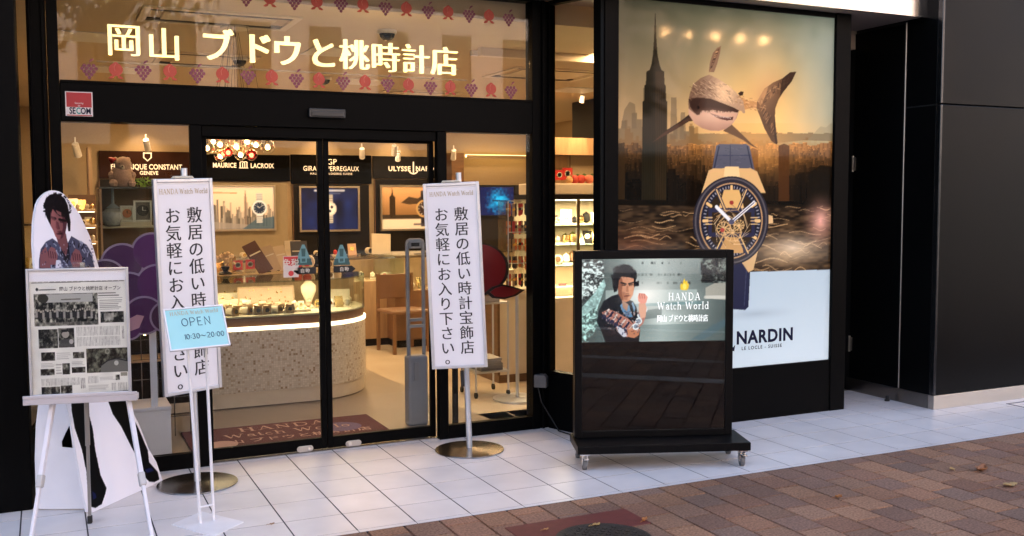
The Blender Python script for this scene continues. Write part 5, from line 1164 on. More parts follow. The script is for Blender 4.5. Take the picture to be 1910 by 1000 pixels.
# on the counter top
def acrylic_sign(lab, px, Y, zb, s=.10, col=RED):
    p = PY(px[0], px[1], Y); t = thing('counter_sign', lab, 'sign', (p.x, Y, zb))
    B().box((-s/2-.008, -.004, 0), (s/2+.008, .004, s*1.5)).obj('holder', ACRYL, t); B().box((-s/2, -.007, s*.38), (s/2, -.0045, s*1.42)).obj('card', col, t)
    B().lathe([(s*.3, 0), (s*.3, .002), (s*.22, .002), (s*.22, 0)], 20, M=T(0, -.0075, s*.92) @ R(90, 'X')).obj('ring_mark', CREAMI, t); B().box((-s*.5, -.03, 0), (s*.5, .03, .005)).obj('foot', ACRYL, t)
    return t
acrylic_sign('left square red card in a holder on the counter', (443, 466), 4.05, .985, .078)
acrylic_sign('right square red card half behind the dark brochure', (466, 466), 4.12, .985, .078)
def brochure(lab, px, Y, zb, w, h, lean, m, rz=0, roll=0):
    p = PY(px[0], px[1], Y); t = thing('brochure', lab, 'brochure', (p.x, Y, zb), rad(rz)); M_ = R(-lean, 'X') @ R(roll, 'Y')
    B(M_).box((-w/2, -.006, 0), (w/2, .006, h)).obj('cover', m, t, bev=.002); B(M_).box((-w/2+.012, -.0075, h*.62), (w/2-.012, -.0062, h*.66)).obj('title_band', CREAMI, t)
    B().box((-w*.3, .0, 0), (w*.3, .07, .006)).obj('stand', DARKP, t); return t
brochure('dark red brochure leaning steeply on the counter', (497, 480), 4.10, .985, .13, .30, 25, mat('dark_red_cover', (.06, .014, .012), .5), 0, -26)
brochure('tan price card leaning beside the dark red brochure', (515, 478), 4.20, .985, .10, .24, 20, mat('tan_card', (.40, .30, .20), .6), 0, -18)
brochure('pale tan card behind the tax free sticker', (531, 478), 4.25, .985, .10, .23, 20, mat('pale_tan_card', (.50, .40, .28), .6), 0, -10)
brochure('dark grey leaflet behind the left caution sticker', (560, 470), 4.3, .985, .15, .26, 15, mat('slate_card', (.05, .05, .06), .5))
brochure('small cream card beside the left caution sticker', (548, 455), 4.6, .985, .15, .25, 12, CRM)
p = PY(420, 480, 4.0); ro = thing('flower_ornament', 'cream flower ornament on the counter left of the red cards', 'ornament', (p.x, 4.0, .981))
B().lathe([(.05, 0), (.06, .01), (.02, .03), (.04, .07), (.0, .075)], 14).obj('vase', DARKP, ro, smooth=True)
b = B(); r_ = random.Random(2)
for i in range(22): a = r_.uniform(0, 6.28); q_ = r_.uniform(0, .075); b.sph((q_*math.cos(a), q_*math.sin(a)*.7, .09+r_.uniform(0, .09)), r_.uniform(.014, .026), 7)
b.obj('petals', mat('peach_cream_petals', (.62, .44, .28), .7), ro, smooth=True)

# ---- door mat
dm = thing('door_mat', 'maroon welcome mat with shop lettering inside the doors', 'mat', (1.5, 2.12, .0042))
B().box((-.70, -.36, 0), (.62, .37, .012)).obj('mat', mat('maroon_pile', (.070, .006, .012), .95, var=.25, sc=150, bump=.4, bsc=400), dm, bev=.004)
MTXT = mat('mat_pink_lettering', (.42, .25, .20), .95)
MF = T(0, 0, .0125) @ R(-90, 'X')
def MT(x, y): return T(x, y, .0128) @ R(-90, 'X')
serif('lettering', 'HANDA', .115, MT(-.03, .19), MTXT, dm, sp=.1); serif('lettering', 'Watch World', .105, MT(-.02, .03), MTXT, dm, sp=.08)
text('lettering', '岡山 ブドウと桃時計店', .105, MT(-.02, -.12), MTXT, dm, bold=.01)
B().lathe([(.0, 0), (.14, 0), (.14, .0006), (0, .0006)], 24, c=(.34, .045, .0124), M=None).obj('grape_motif', mat('mat_purple', (.10, .06, .13), .95), dm)
B().lathe([(.0, 0), (.10, 0), (.10, .0006), (0, .0006)], 24, c=(-.50, -.12, .0124)).obj('peach_motif', MTXT, dm)

# ---- anti theft gate
ag = thing('security_gate', 'grey anti theft gate standing just inside the right door', 'security gate', (2.36, 2.05, 0))
GG = mat('grey_gate_plastic', (.20, .21, .23), .45, var=.04)
B().box((2.283, 2.00, .0), (2.432, 2.10, .505)).obj('pedestal', GG, ag, 1, bev=.02, seg=4)
b = B(); b.tube([(2.303, 2.05, .49), (2.300, 2.05, 1.295), (2.306, 2.05, 1.313), (2.320, 2.05, 1.320), (2.398, 2.05, 1.320), (2.412, 2.05, 1.313), (2.418, 2.05, 1.295), (2.418, 2.05, .49)], .014, 10); b.obj('loop', GG, ag, 1, smooth=True)
b = B()
for z in (.70, .745): b.box((2.305, 2.035, z), (2.416, 2.062, z+.022))
b.obj('cross_bar', GG, ag, 1, bev=.004)
B().box((2.315, 2.034, 1.262), (2.405, 2.066, 1.318)).obj('head', GG, ag, 1, bev=.006); B().box((2.325, 2.030, 1.278), (2.385, 2.0338, 1.302)).obj('lamp_slot', SOOT, ag, 1)
B().box((2.325, 1.994, .33), (2.36, 1.9995, .46)).obj('cover_plate', mat('mid_grey_plastic', (.2, .2, .21), .5), ag, 1, bev=.002)

# ---- grape and peach boards
PURP = [mat('purple_grape_print', c, .45) for c in ((.060, .006, .085), (.085, .010, .12), (.045, .006, .055))]
gb = thing('grape_cutout', 'large purple grape bunch board standing behind the left glazing', 'cutout board', (.45, 1.86, 0))
LIL = mat('lilac_edge', (.33, .26, .40), .5)
def disc(px, r, Y, m, nm, k, par=gb):
    c = PY(px[0], px[1], Y); b = B().cyl((c.x, Y-.004-.0015*k, c.z), (c.x, Y+.006-.0015*k, c.z), r, n=36); o = b.obj(nm, m, par, 1, bev=.001); return o
gl2 = [((228, 492), .125), ((283, 470), .12), ((196, 520), .12), ((240, 545), .125), ((292, 530), .125), ((215, 590), .11), ((268, 588), .12), ((240, 610), .08), ((310, 590), .1)]
for i, (px, r) in enumerate(gl2):
    c = PY(px[0], px[1], 1.86); disc(px, r, 1.86, LIL, 'grape_rim', i*2); disc(px, r-.012, 1.857, PURP[i % 3], 'grape', i*2+1)
c = PY(246, 603, 1.83); B().prism([(c.x-.03, c.z+.02), (c.x+.03, c.z+.05), (c.x+.07, c.z+.04), (c.x+.04, c.z-.03), (c.x-.02, c.z-.05)], 1.822, 1.83).obj('pink_tip', mat('pink_board', (.55, .30, .38), .5), gb, 1)
B().box((.30, 1.868, 0), (.34, 1.885, 1.1)).obj('prop', CARD, gb, 1); B().box((.56, 1.868, 0), (.60, 1.885, 1.1)).obj('prop', CARD, gb, 1)
pc = thing('peach_cutout', 'large dark red peach board standing behind the right glazing', 'cutout board', (2.8, 1.93, 0))
DR = mat('dark_red_peach_print', (.17, .010, .014), .3); BK = mat('black_edge', (.01, .008, .008), .5)
c = PY(893, 503, 1.92)
def ellp(cx, cz, rx, rz, n=40): return [(cx+rx*math.cos(rad(a)), cz+rz*math.sin(rad(a))) for a in np.linspace(0, 360, n, endpoint=False)]
B().prism(ellp(c.x, c.z, .238, .190), 1.921, 1.932).obj('outline', BK, pc, 1); B().prism(ellp(c.x-.008, c.z+.004, .220, .178), 1.916, 1.9205).obj('peach', DR, pc, 1)
lf_ = [PY(*q, 1.915) for q in [(905,545),(918,535),(935,530),(955,534),(978,541),(962,552),(940,558),(918,556)]]
B().prism([(v.x, v.z) for v in lf_], 1.908, 1.9155).obj('leaf_outline', BK, pc, 1)
lc = sum((v for v in lf_), Vector())/len(lf_); B().prism([(lc.x+(v.x-lc.x)*.78, lc.z+(v.z-lc.z)*.74) for v in lf_], 1.903, 1.9078).obj('leaf', DR, pc, 1)
B().box((c.x-.2, 1.934, 0), (c.x-.16, 1.95, c.z)).obj('prop', DARKP, pc, 1)

# ---- back wall: brand panels and framed posters
YB = 9.64
GLT = mat('lit_cream_lettering', (.7, .6, .45), .5, emit=(1, .72, .45), es=.25)
def panel(lab, tl, br, col):
    a, c = PY(tl[0], tl[1], YB), PY(br[0], br[1], YB); t = thing('brand_panel', lab, 'sign', ((a.x+c.x)/2, YB, c.z))
    B().box((a.x, YB, c.z), (c.x, 9.69, a.z)).obj('panel', col, t, 1); return t
PBK = mat('black_brand_panel', (.005, .0045, .004), .5, spec=.0); PBR = mat('brown_brand_panel', (.032, .012, .007), .45, spec=.05); PGR = mat('grey_brand_panel', (.014, .0135, .015), .45, spec=.05)
def bt(t, body, px, h, bold=.02, xs=1., sp=1.05, m=None):
    p = PY(px[0], px[1], YB); return text('lettering', body, h, T(p.x, YB-.004, p.z), m or GLT, t, 1, bold=bold, xs=xs, sp=sp)
t = panel('brown header panel of the leftmost watch brand with crest', (184, 281), (360, 333), PBR); bt(t, 'FREDERIQUE CONSTANT', (274, 316), .098, .02, .78); bt(t, 'GENEVE', (278, 326), .07, .02, .9)
p = PY(275, 293, YB); B().prism([(p.x-.055, p.z-.01), (p.x, p.z-.06), (p.x+.055, p.z-.01), (p.x+.055, p.z+.06), (p.x-.055, p.z+.06)], YB-.006, YB-.001).obj('crest', GLT, t, 1); B().prism([(p.x-.04, p.z-.004), (p.x, p.z-.042), (p.x+.04, p.z-.004), (p.x+.04, p.z+.045), (p.x-.04, p.z+.045)], YB-.009, YB-.0062).obj('crest_field', PBR, t, 1)
t = panel('black header panel of the watch brand under the pendant lamps', (372, 287), (541, 338), PBK); bt(t, 'MAURICE', (419, 312.5), .092, .022, .80); bt(t, 'LACROIX', (489, 313.5), .092, .022, .80)
p = PY(454, 308, YB); b = B()
for k_ in (-.045, -.012, .018, .048): b.box((p.x+k_-.006, YB-.006, p.z-.04), (p.x+k_+.006, YB-.001, p.z+.03))
b.box((p.x-.062, YB-.0065, p.z-.045), (p.x+.066, YB-.001, p.z-.036)); b.tube([(p.x+q[0], YB-.004, p.z+q[1]) for q in arc(-.018, .03, .03, .016, 180, 0)+arc(.03, .03, .022, .016, 180, 0)], .006, 6); b.obj('emblem', GLT, t, 1)
t = panel('black header panel split by the door stiles with two letter monogram', (543, 288), (693, 343), PBK); bt(t, 'GP', (619, 307), .115, -.005); bt(t, 'GIRARD-PERREGAUX', (618, 319), .100, .0, .84); bt(t, 'HAUTE HORLOGERIE SUISSE', (618, 326), .042, .0, 1, 1.2)
t = panel('grey header panel with an anchor between two words', (696, 291), (842, 333), PGR); bt(t, 'ULYSSE', (745, 319), .10, .025, 1, 1.12); bt(t, 'NARDIN', (799, 319), .10, .025, 1, 1.12)
p = PY(771, 313, YB); b = B().tube([(p.x, YB-.004, p.z+.09), (p.x, YB-.004, p.z-.09)], .010, 6); b.tube([(p.x+q[0], YB-.004, p.z+q[1]) for q in arc(0, -.03, .07, .06, 190, 350)], .010, 6); b.obj('anchor_emblem', GLT, t, 1)
def wposter(lab, tl, br, W, draw, es=.35):
    a, c = PY(tl[0], tl[1], YB), PY(br[0], br[1], YB); t = thing('wall_poster', lab, 'poster', ((a.x+c.x)/2, YB, c.z)); fw = .028
    f = B(); f.box((a.x, YB-.03, c.z), (a.x+fw, 9.69, a.z)); f.box((c.x-fw, YB-.03, c.z), (c.x, 9.69, a.z)); f.box((a.x+fw, YB-.029, a.z-fw), (c.x-fw, 9.69, a.z)); f.box((a.x+fw, YB-.029, c.z), (c.x-fw, 9.69, c.z+fw))
    f.obj('frame', SILV, t, 1); q = Cv(0, 0, 1, (a.z-c.z-2*fw)/(c.x-a.x-2*fw), W); draw(q, q.b[3])
    sc = c.x-a.x-2*fw; q.mesh('print', GLOWP, t, T(a.x+fw, YB-.01, c.z+fw) @ Matrix.Diagonal((sc, 1, sc, 1)), 1); return t
GLOWP = attr_mat('glowing_poster_film', .3); q_ = GLOWP.node_tree; q_.links.new(q_.nodes['Attribute'].outputs['Color'], q_.nodes['Principled BSDF'].inputs['Emission Color']); q_.nodes['Principled BSDF'].inputs['Emission Strength'].default_value = .10  # added glow brightens the framed prints, which are no lamps
def watch(q, cx, cz, r, case, dial, strap, bw=.5):
    q.poly([(cx-r*bw, cz-r*2), (cx+r*bw, cz-r*2), (cx+r*bw*1.1, cz), (cx+r*bw, cz+r*2), (cx-r*bw, cz+r*2), (cx-r*bw*1.1, cz)], strap)
    for k in range(-6, 7): q.line([(cx-r*bw, cz+k*r*.3), (cx+r*bw, cz+k*r*.3)], r*.06, [c*.6 for c in strap])
    q.ell((cx, cz), r, r, case); q.ell((cx, cz), r*.78, r*.78, dial)
    for a in range(0, 360, 30): q.line([(cx+r*.6*math.cos(rad(a)), cz+r*.6*math.sin(rad(a))), (cx+r*.72*math.cos(rad(a)), cz+r*.72*math.sin(rad(a)))], r*.07, (220, 215, 200))
    q.line([(cx, cz), (cx-r*.35, cz+r*.3)], r*.08, (235, 230, 220)); q.line([(cx, cz), (cx+r*.45, cz+r*.4)], r*.06, (235, 230, 220))
def d1(q, h):
    v = q.Z/h; q.a[:] = mix((206, 180, 150), (240, 212, 178), v); g = np.random.default_rng(2)
    for k in range(150):
        x = g.uniform(0, 1); top = h*(.25+.5*g.random()**2*(1-.3*x)) ; w_ = g.uniform(.01, .03); c = g.uniform(60, 190); q.rect(x, 0, x+w_, top, (c, c*.93, c*.82), .8)
    q.poly([(.54, 0), (.54, h*.75), (.555, h*.95), (.57, h*.75), (.57, 0)], (120, 100, 84), .8); q.poly([(0, 0), (0, h*.2), (.25, h*.16), (1, h*.05), (1, 0)], (150, 140, 128), .8); q.poly([(.5, 0), (.7, h*.22), (1, h*.3), (1, 0)], (60, 84, 96), .8)
    watch(q, .77, h*.5, .115, (220, 220, 214), (28, 44, 64), (190, 190, 182), .42); q.line([(.05, h*.86), (.42, h*.85)], .02, (190, 130, 90), .8)
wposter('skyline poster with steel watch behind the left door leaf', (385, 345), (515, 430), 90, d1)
def d2(q, h):
    n = q.noise(6, 5, 3); q.a[:] = mix((8, 14, 40), (28, 52, 124), np.clip(n*1.1*(1-abs(q.X-.5)), 0, 1)); watch(q, .5, h*.5, .12, (206, 200, 186), (226, 222, 206), (178, 172, 158), .45)
    for c_ in ((-.035, .03), (.035, .03), (0, -.04)): q.ell((.5+c_[0], h*.5+c_[1]), .025, .025, (40, 44, 60))
    q.line([(.25, h*.93), (.75, h*.93)], .04, (200, 204, 214), .85); q.line([(.32, h*.86), (.68, h*.86)], .015, (150, 156, 176), .7)
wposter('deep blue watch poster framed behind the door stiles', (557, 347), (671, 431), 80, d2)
def d3(q, h):
    v = q.Z/h; q.a[:] = mix((120, 84, 44), (214, 160, 104), np.clip(v*1.4-.3, 0, 1)); q.rect(0, h*.22, 1, h*.34, (60, 46, 30)); q.rect(0, 0, 1, h*.24, (226, 206, 170))
    q.poly([(.12, h*.25), (.12, h*.75), (.15, h*.8), (.165, h*.98), (.18, h*.8), (.21, h*.75), (.21, h*.25)], (52, 38, 24)); q.poly([(.3, h*.62), (.42, h*.76), (.56, h*.72), (.7, h*.86), (.66, h*.7), (.6, h*.6), (.42, h*.58)], (70, 52, 36)); watch(q, .66, h*.48, .13, (190, 150, 92), (60, 44, 34), (40, 36, 40), .4); q.line([(.5, h*.11), (.8, h*.11)], .025, (80, 70, 70), .8)
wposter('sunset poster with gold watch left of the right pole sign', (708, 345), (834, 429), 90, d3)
# panels, pilasters and dark fittings
def slab(name, lab, cat, tl, br, Y0, Y1, m):
    a, c = PY(tl[0], tl[1], Y0), PY(br[0], br[1], Y0); z0 = max(c.z, 0); t = thing(name, lab, cat, ((a.x+c.x)/2, Y0, z0)); B().box((a.x, Y0, z0), (c.x, Y1, a.z)).obj('body', m, t, 1)
    B().box((a.x, Y0-.006, z0), (a.x+.012, Y0-.0005, a.z)).obj('edge', WOODD, t, 1); return t
slab('wall_niche', 'dark wall recess below the leftmost brand panel', 'wall panel', (184, 335), (360, 640), 9.60, 9.69, DARKP)
slab('wall_niche', 'greenish beige wall panel holding the skyline poster', 'wall panel', (373, 340), (541, 640), 9.66, 9.69, mat('olive_beige_panel', (.30, .25, .17), .7))
slab('wall_niche', 'dark wall recess around the deep blue poster', 'wall panel', (545, 345), (692, 640), 9.66, 9.69, DARKP)
slab('wall_niche', 'dark wall recess around the sunset poster', 'wall panel', (698, 335), (842, 640), 9.66, 9.69, DARKP)
slab('pilaster', 'brown wooden pilaster at the left of the shop', 'pilaster', (162, 275), (184, 700), 7.2, 7.5, WOODL)
slab('pilaster', 'beige wall pier between the left pilaster and glazing edge', 'pilaster', (108, 274), (160, 700), 7.4, 7.6, WALLB)
slab('pilaster', 'dark brown partition left of the blue screen wall', 'pilaster', (842, 285), (868, 700), 9.2, 9.69, WOODD)
slab('dado_panel', 'dark band on the wall below the cove light', 'wall panel', (868, 345), (985, 700), 9.64, 9.69, mat('charcoal_panel', (.03, .028, .028), .5))
a, c = PY(868, 288, 9.55), PY(990, 294, 9.55); cvl = thing('cove_light', 'warm strip light along the top of the right back wall', 'light', ((a.x+c.x)/2, 9.55, c.z))
B().box((a.x, 9.5, c.z-.01), (c.x, 9.56, c.z+.03)).obj('lamp_strip', mat('cove_led', (.8, .7, .5), .5, emit=(1, .60, .20), es=1.5), cvl, 1); B().box((a.x, 9.44, c.z-.03), (c.x, 9.49, c.z+.02)).obj('cover', WALLB, cvl, 1)
tv = thing('wall_screen', 'wall screen glowing with a blue burst', 'screen', (5.9, 9.6, 1.5)); a, c = PY(895, 349, 9.6), PY(958, 401, 9.6)
B().box((a.x-.03, 9.6, c.z-.03), (c.x+.03, 9.635, a.z+.03)).obj('housing', SOOT, tv, 1)
q = Cv(0, 0, 1, (a.z-c.z)/(c.x-a.x), 70); n1_ = q.noise(18, 14, 5)-.5; dd = np.hypot(q.X-.55, (q.Z-q.b[3]*.5))/.42+n1_*.7; q.a[:] = mix((20, 190, 235), (10, 24, 72), np.clip(dd, 0, 1)); q.line([(.38, q.b[3]*.52), (.82, q.b[3]*.5)], .035, (10, 30, 60), .8)
sc = c.x-a.x; q.mesh('picture', attr_mat('blue_screen', .2, es=.28), tv, T(a.x, 9.595, c.z) @ Matrix.Diagonal((sc, 1, sc, 1)), 1)

# ---- ceiling fittings
def dome(lab, px, zc=2.818):
    v = GR(px[0], px[1], zc-.02); t = thing('dome_camera', lab, 'camera', (v.x, v.y, zc))
    B().lathe([(.0, -.075), (.03, -.068), (.05, -.05), (.058, -.025)], 18).obj('dome', mat('smoked_dome', (.01, .01, .01), .1) if 'smoked_dome' not in bpy.data.materials else bpy.data.materials['smoked_dome'], t, smooth=True); B().lathe([(.064, -.026), (.070, -.02), (.070, 0), (.0, 0)], 18).obj('ring', WHITE, t, smooth=True)
for lab, px in (('black dome camera on the ceiling behind the letter do', (447, 112)), ('black dome camera behind the peach near the letter to', (605, 148)), ('black dome camera on the ceiling above the letter toki', (722, 62)), ('black dome camera at the top of the right glazing', (902, 274)), ('black dome camera above the leftmost brand panel', (327, 258))): dome(lab, px)
def spot(lab, px, Y, rz=0, z=2.81):
    v = PY(px[0], px[1], Y); t = thing('track_spot', lab, 'spotlight', (v.x, Y, v.z), rad(rz))
    B().cyl((0, 0, 0), (0, 0, .09), .008).obj('stem', WHITE, t); B().cyl((0, -.01, .02), (.03, .09, -.10), .034, .040, 14).obj('head', WHITE, t, smooth=True)
    B().cyl((.0305, .0915, -.102), (.031, .093, -.104), .033, n=14).obj('lens', EOFF, t)
for lab, px, Y in (('white spotlight in the narrow right window', (1068, 42), 2.9), ('white track spotlight over the anchor panel', (735, 274), 8.6), ('lit track spotlight right of the anchor panel', (742, 285), 8.8), ('white spotlight above the skyline poster panel', (675, 280), 8.8), ('white spotlight above the leftmost brand panel', (272, 264), 8.4), ('white spotlight near the dark brown partition', (846, 283), 8.6), ('white spotlight at the left end of the ceiling', (140, 272), 6.8)): spot(lab, px, Y)
def vent(lab, x, y, w, d):
    t = thing('ceiling_vent', lab, 'vent', (x, y, 2.82)); f = B(); f.box((-w/2, -d/2, -.012), (w/2, -d/2+.05, -.0005)); f.box((-w/2, d/2-.05, -.012), (w/2, d/2, -.0005)); f.box((-w/2, -d/2+.05, -.012), (-w/2+.05, d/2-.05, -.0005)); f.box((w/2-.05, -d/2+.05, -.012), (w/2, d/2-.05, -.0005)); f.box((-w/2+.14, -d/2+.14, -.010), (w/2-.14, d/2-.14, -.0006)); f.obj('grille', CREAM, t)
    s = B(); s.box((-w/2+.05, -d/2+.05, -.006), (w/2-.05, -d/2+.14, -.0008)); s.box((-w/2+.05, d/2-.14, -.006), (w/2-.05, d/2-.05, -.0008)); s.obj('slot', DARKP, t)
vent('long ceiling vent behind the glowing letter yama', 1.1, 2.35, 1.0, .55); vent('ceiling vent seen through the narrow right window', 4.45, 4.1, 1.0, .8); vent('square ceiling vent toward the back of the shop', 3.9, 6.4, .9, .9); vent('square ceiling vent over the reception counter', 1.3, 4.4, .8, .8)
tk = thing('light_track', 'pale lighting track across the ceiling in the right window', 'lighting track', (4.3, 3.0, 2.8)); B().box((3.2, 2.96, 2.78), (7.2, 3.02, 2.8195)).obj('rail', WHITE, tk, 1); B().box((3.2, 2.80, 2.755), (7.2, 2.86, 2.8195)).obj('rail', CREAM, tk, 1)
# ---- pendant cluster
pl_ = thing('pendant_lamp', 'cluster of clear and red glass globe pendants', 'lamp', (1.23, 2.62, 2.02))
CLG = glass('clear_globe', (.97, .95, .9), 2.2, .07); REDG = glass('red_globe', (.75, .05, .06), 2.0, .08); BULB = mat('lit_bulb', (.9, .8, .5), .4, emit=(1, .60, .22), es=9)
Z6 = [(275,510,70,0),(420,470,80,0),(600,490,92,0),(820,475,75,0),(950,500,74,0),(425,600,64,0),(650,585,64,0),(770,590,60,1),(510,562,48,1),(460,575,44,1),(345,440,60,0),(720,440,60,0)]
for i, (x, y, r, k) in enumerate(Z6):
    Y = 2.62+.16*((i*5) % 4-1.5)*.6; c = PY(340+x/5.97, 190+y/5.97, Y); rr_ = r/5.97/FPX*(Y+4.558)/.93
    g__ = B().sph((c.x, Y, c.z), rr_, 20).obj('globe', REDG if k else CLG, pl_, 1, smooth=True)
    B().sph((c.x, Y, c.z-.1*rr_), .017, 10).obj('bulb', BULB, g__, 1, smooth=True); B().cyl((c.x, Y, c.z+rr_*.55), (c.x, Y, c.z+rr_*1.02), .012, n=10).obj('socket', GOLD, g__, 1, smooth=True)
    B().cyl((c.x, Y, c.z+rr_), (1.25+(c.x-1.25)*.3, Y, 2.80), .0015, n=6).obj('cord', DARKP, pl_, 1)
B().lathe([(.0, 2.80), (.10, 2.80), (.10, 2.8195), (0, 2.8195)], 28, c=(1.25, 2.62, 0)).obj('ceiling_plate', CREAM, pl_, 1)

# ---- left show tower
tw_ = thing('show_tower', 'tall glass show tower with a plush bear on top', 'showcase', (.75, 3.0, 0)); Yt = 3.0
a, c = PY(186, 352, Yt), PY(300, 620, Yt)
b = B(); b.box((a.x, Yt, c.z), (a.x+.006, 3.5, a.z)); b.box((a.x+.006, Yt, c.z), (c.x, Yt+.006, a.z)); b.box((c.x-.006, Yt+.006, c.z), (c.x, 3.5, a.z)); b.obj('glass_wall', CGLASS, tw_, 1)
B().box((a.x-.004, Yt-.004, a.z), (c.x+.004, 3.5, a.z+.012)).obj('top_plate', mat('dark_glass_edge', (.06, .07, .06), .2), tw_, 1); sz = PY(240, 423, Yt).z
B().box((a.x+.007, Yt+.01, sz-.01), (c.x-.007, 3.48, sz)).obj('shelf', mat('shelf_edge_cream', (.5, .44, .34), .4), tw_, 1); B().box((a.x, Yt, 0), (c.x, 3.5, c.z-.003)).obj('base', WOODD, tw_, 1); B().box((a.x, 3.502, c.z), (c.x, 3.52, a.z)).obj('back', WOODD, tw_, 1)
for x in (a.x, c.x-.012): B().box((x-.001, Yt-.006, c.z), (x+.011, Yt-.0005, a.z-.001)).obj('post', WOODL, tw_, 1)
v = PY(228, 350, 3.2); bear = thing('plush_bear', 'pink beige plush bear sitting on the show tower', 'plush toy', (v.x, 3.2, a.z+.012))
FUR = mat('pink_beige_plush', (.60, .44, .36), .95, var=.12, sc=60, bump=.5, bsc=200); b = B(); b.sph((0, 0, .075), .090, 14, (1, .9, .95)); b.sph((.01, -.02, .165), .058, 14); 
for s_ in (-1, 1): b.sph((s_*.042, -.01, .20), .02, 8); b.sph((s_*.06, -.05, .03), .032, 8); b.sph((s_*.07, -.03, .09), .026, 8)
b.obj('body', FUR, bear, smooth=True); b = B(); b.sph((0, -.066, .145), .020, 8); b.obj('muzzle', CRM, bear, smooth=True); b = B(); b.sph((0, -.086, .150), .006, 6); b.sph((-.02, -.066, .168), .005, 6); b.sph((.02, -.066, .168), .005, 6); b.obj('face', SOOT, bear, smooth=True)
B().lathe([(.028, 0), (.026, .01), (.016, .03), (0, .05)], 14, M=T(-.05, -.015, .185) @ R(-50, 'Y')).obj('cap', RED, bear, smooth=True)
v = PY(270, 350, 3.2); gp = thing('green_posy', 'small bright green posy beside the plush bear', 'plant', (v.x, 3.2, a.z+.012)); b = B(); r_ = random.Random(6)
for i in range(60): q_ = Vector((r_.gauss(0, .045), r_.gauss(0, .03), abs(r_.gauss(.03, .022)))); u_ = Vector((r_.gauss(0, 1), r_.gauss(0, 1), r_.gauss(0, 1))).normalized(); w_ = u_.orthogonal().normalized(); b.add([q_-u_*.02, q_-w_*.008, q_+u_*.02, q_+w_*.008], [(0, 1, 2, 3)])
b.obj('leaves', mat('bright_leaf', (.16, .34, .04), .6), gp)
v = PY(212, 423, 3.2); pt = thing('lidded_jar', 'white lidded porcelain jar on the tower shelf', 'jar', (v.x, 3.2, sz)); B().lathe([(.04, 0), (.06, .01), (.085, .06), (.08, .10), (.05, .125), (.03, .13)], 20).obj('jar', mat('white_porcelain', (.55, .56, .58), .25, var=.2, sc=40), pt, smooth=True); B().lathe([(.05, .131), (.03, .15), (.01, .165), (.008, .30), (.0, .302)], 16).obj('lid', mat('pale_blue_porcelain', (.42, .48, .55), .25), pt, smooth=True)
def clockframe(lab, px, s, m, dialm):
    v = PY(px[0], px[1], 3.15); t = thing('framed_clock', lab, 'clock', (v.x, 3.15, v.z-s*.62)); f = B(); f.box((-s/2, -.015, 0), (-s/2+.014, .02, s*1.25)); f.box((s/2-.014, -.015, 0), (s/2, .02, s*1.25)); f.box((-s/2+.014, -.015, s*1.25-.014), (s/2-.014, .02, s*1.25)); f.box((-s/2+.014, -.015, 0), (s/2-.014, .02, .014)); f.obj('frame', SILV, t, bev=.002)
    B().box((-s/2+.014, -.004, .014), (s/2-.014, .018, s*1.25-.014)).obj('back', m, t); B().cyl((0, -.005, s*.66), (0, -.010, s*.66), s*.33, n=24).obj('dial', dialm, t); b = B(); b.box((-.003, -.013, s*.66), (.003, -.0102, s*.88)); b.box((-.001, -.0135, s*.655), (s*.2, -.0103, s*.675)); b.obj('hands', SOOT if dialm is not DIAL else WHITE, t)
    for o_ in (t,): o_.location.z = sz+.001+(.19 if 0 else .03)
    return t
clockframe('silver framed clock with an orange face on the tower shelf', (237, 400), .095, CRM, mat('orange_dial', (.5, .16, .06), .4)); clockframe('larger silver framed clock with a dark face on the shelf', (266, 395), .125, mat('grey_card', (.2, .18, .17), .5), DIAL)
B().box((-.05, -.02, -.031), (.05, .02, -.001)).obj('riser', CREAM, [o for o in bpy.data.objects if o.name == 'framed_clock'][0]); B().box((-.06, -.02, -.031), (.06, .02, -.001)).obj('riser', CREAM, [o for o in bpy.data.objects if o.name.startswith('framed_clock.')][0])
# low window showcase on the left with white box
lw = thing('window_cabinet', 'low dark cabinet with lit shelf behind the left glazing', 'cabinet', (.55, 2.4, 0)); Yc = 2.35
a, c = PY(246, 600, Yc), PY(335, 768, Yc); B().box((a.x, Yc+.3, c.z), (1.0, Yc+.33, a.z+.1)).obj('back', DARKP, lw, 1); sz2 = PY(280, 672, Yc).z; B().box((a.x-.3, Yc, sz2-.012), (1.0, Yc+.3, sz2)).obj('shelf', WOODL, lw, 1); B().box((a.x-.3, Yc, a.z+.1), (1.0, Yc+.33, a.z+.14)).obj('top', WOODD, lw, 1)
for x in np.linspace(a.x+.05, .95, 5): B().box((x, Yc+.02, .02), (x+.006, Yc+.03, a.z+.1)).obj('divider', DSTEEL, lw, 1)
for z in np.linspace(.15, a.z, 6): B().box((a.x, Yc+.031, z), (1.0, Yc+.036, z+.005)).obj('grid_bar', DSTEEL, lw, 1)
v = PY(270, 622, Yc+.1); B().sph((v.x, Yc+.1, v.z), .014, 10).obj('lamp', BULB, lw, 1, smooth=True)
wb = thing('white_box', 'plain white storage box on the floor behind the left glass', 'box', (.45, 1.95, 0)); a, c = PY(246, 770, 1.85), PY(321, 850, 1.85); B().box((a.x-.45, 1.85, .0045), (c.x, 2.15, a.z)).obj('body', CARD, wb, 1, bev=.004); B().box((a.x-.455, 1.845, a.z+.0005), (c.x+.004, 2.155, a.z+.022)).obj('lid', CARD, wb, 1, bev=.004)

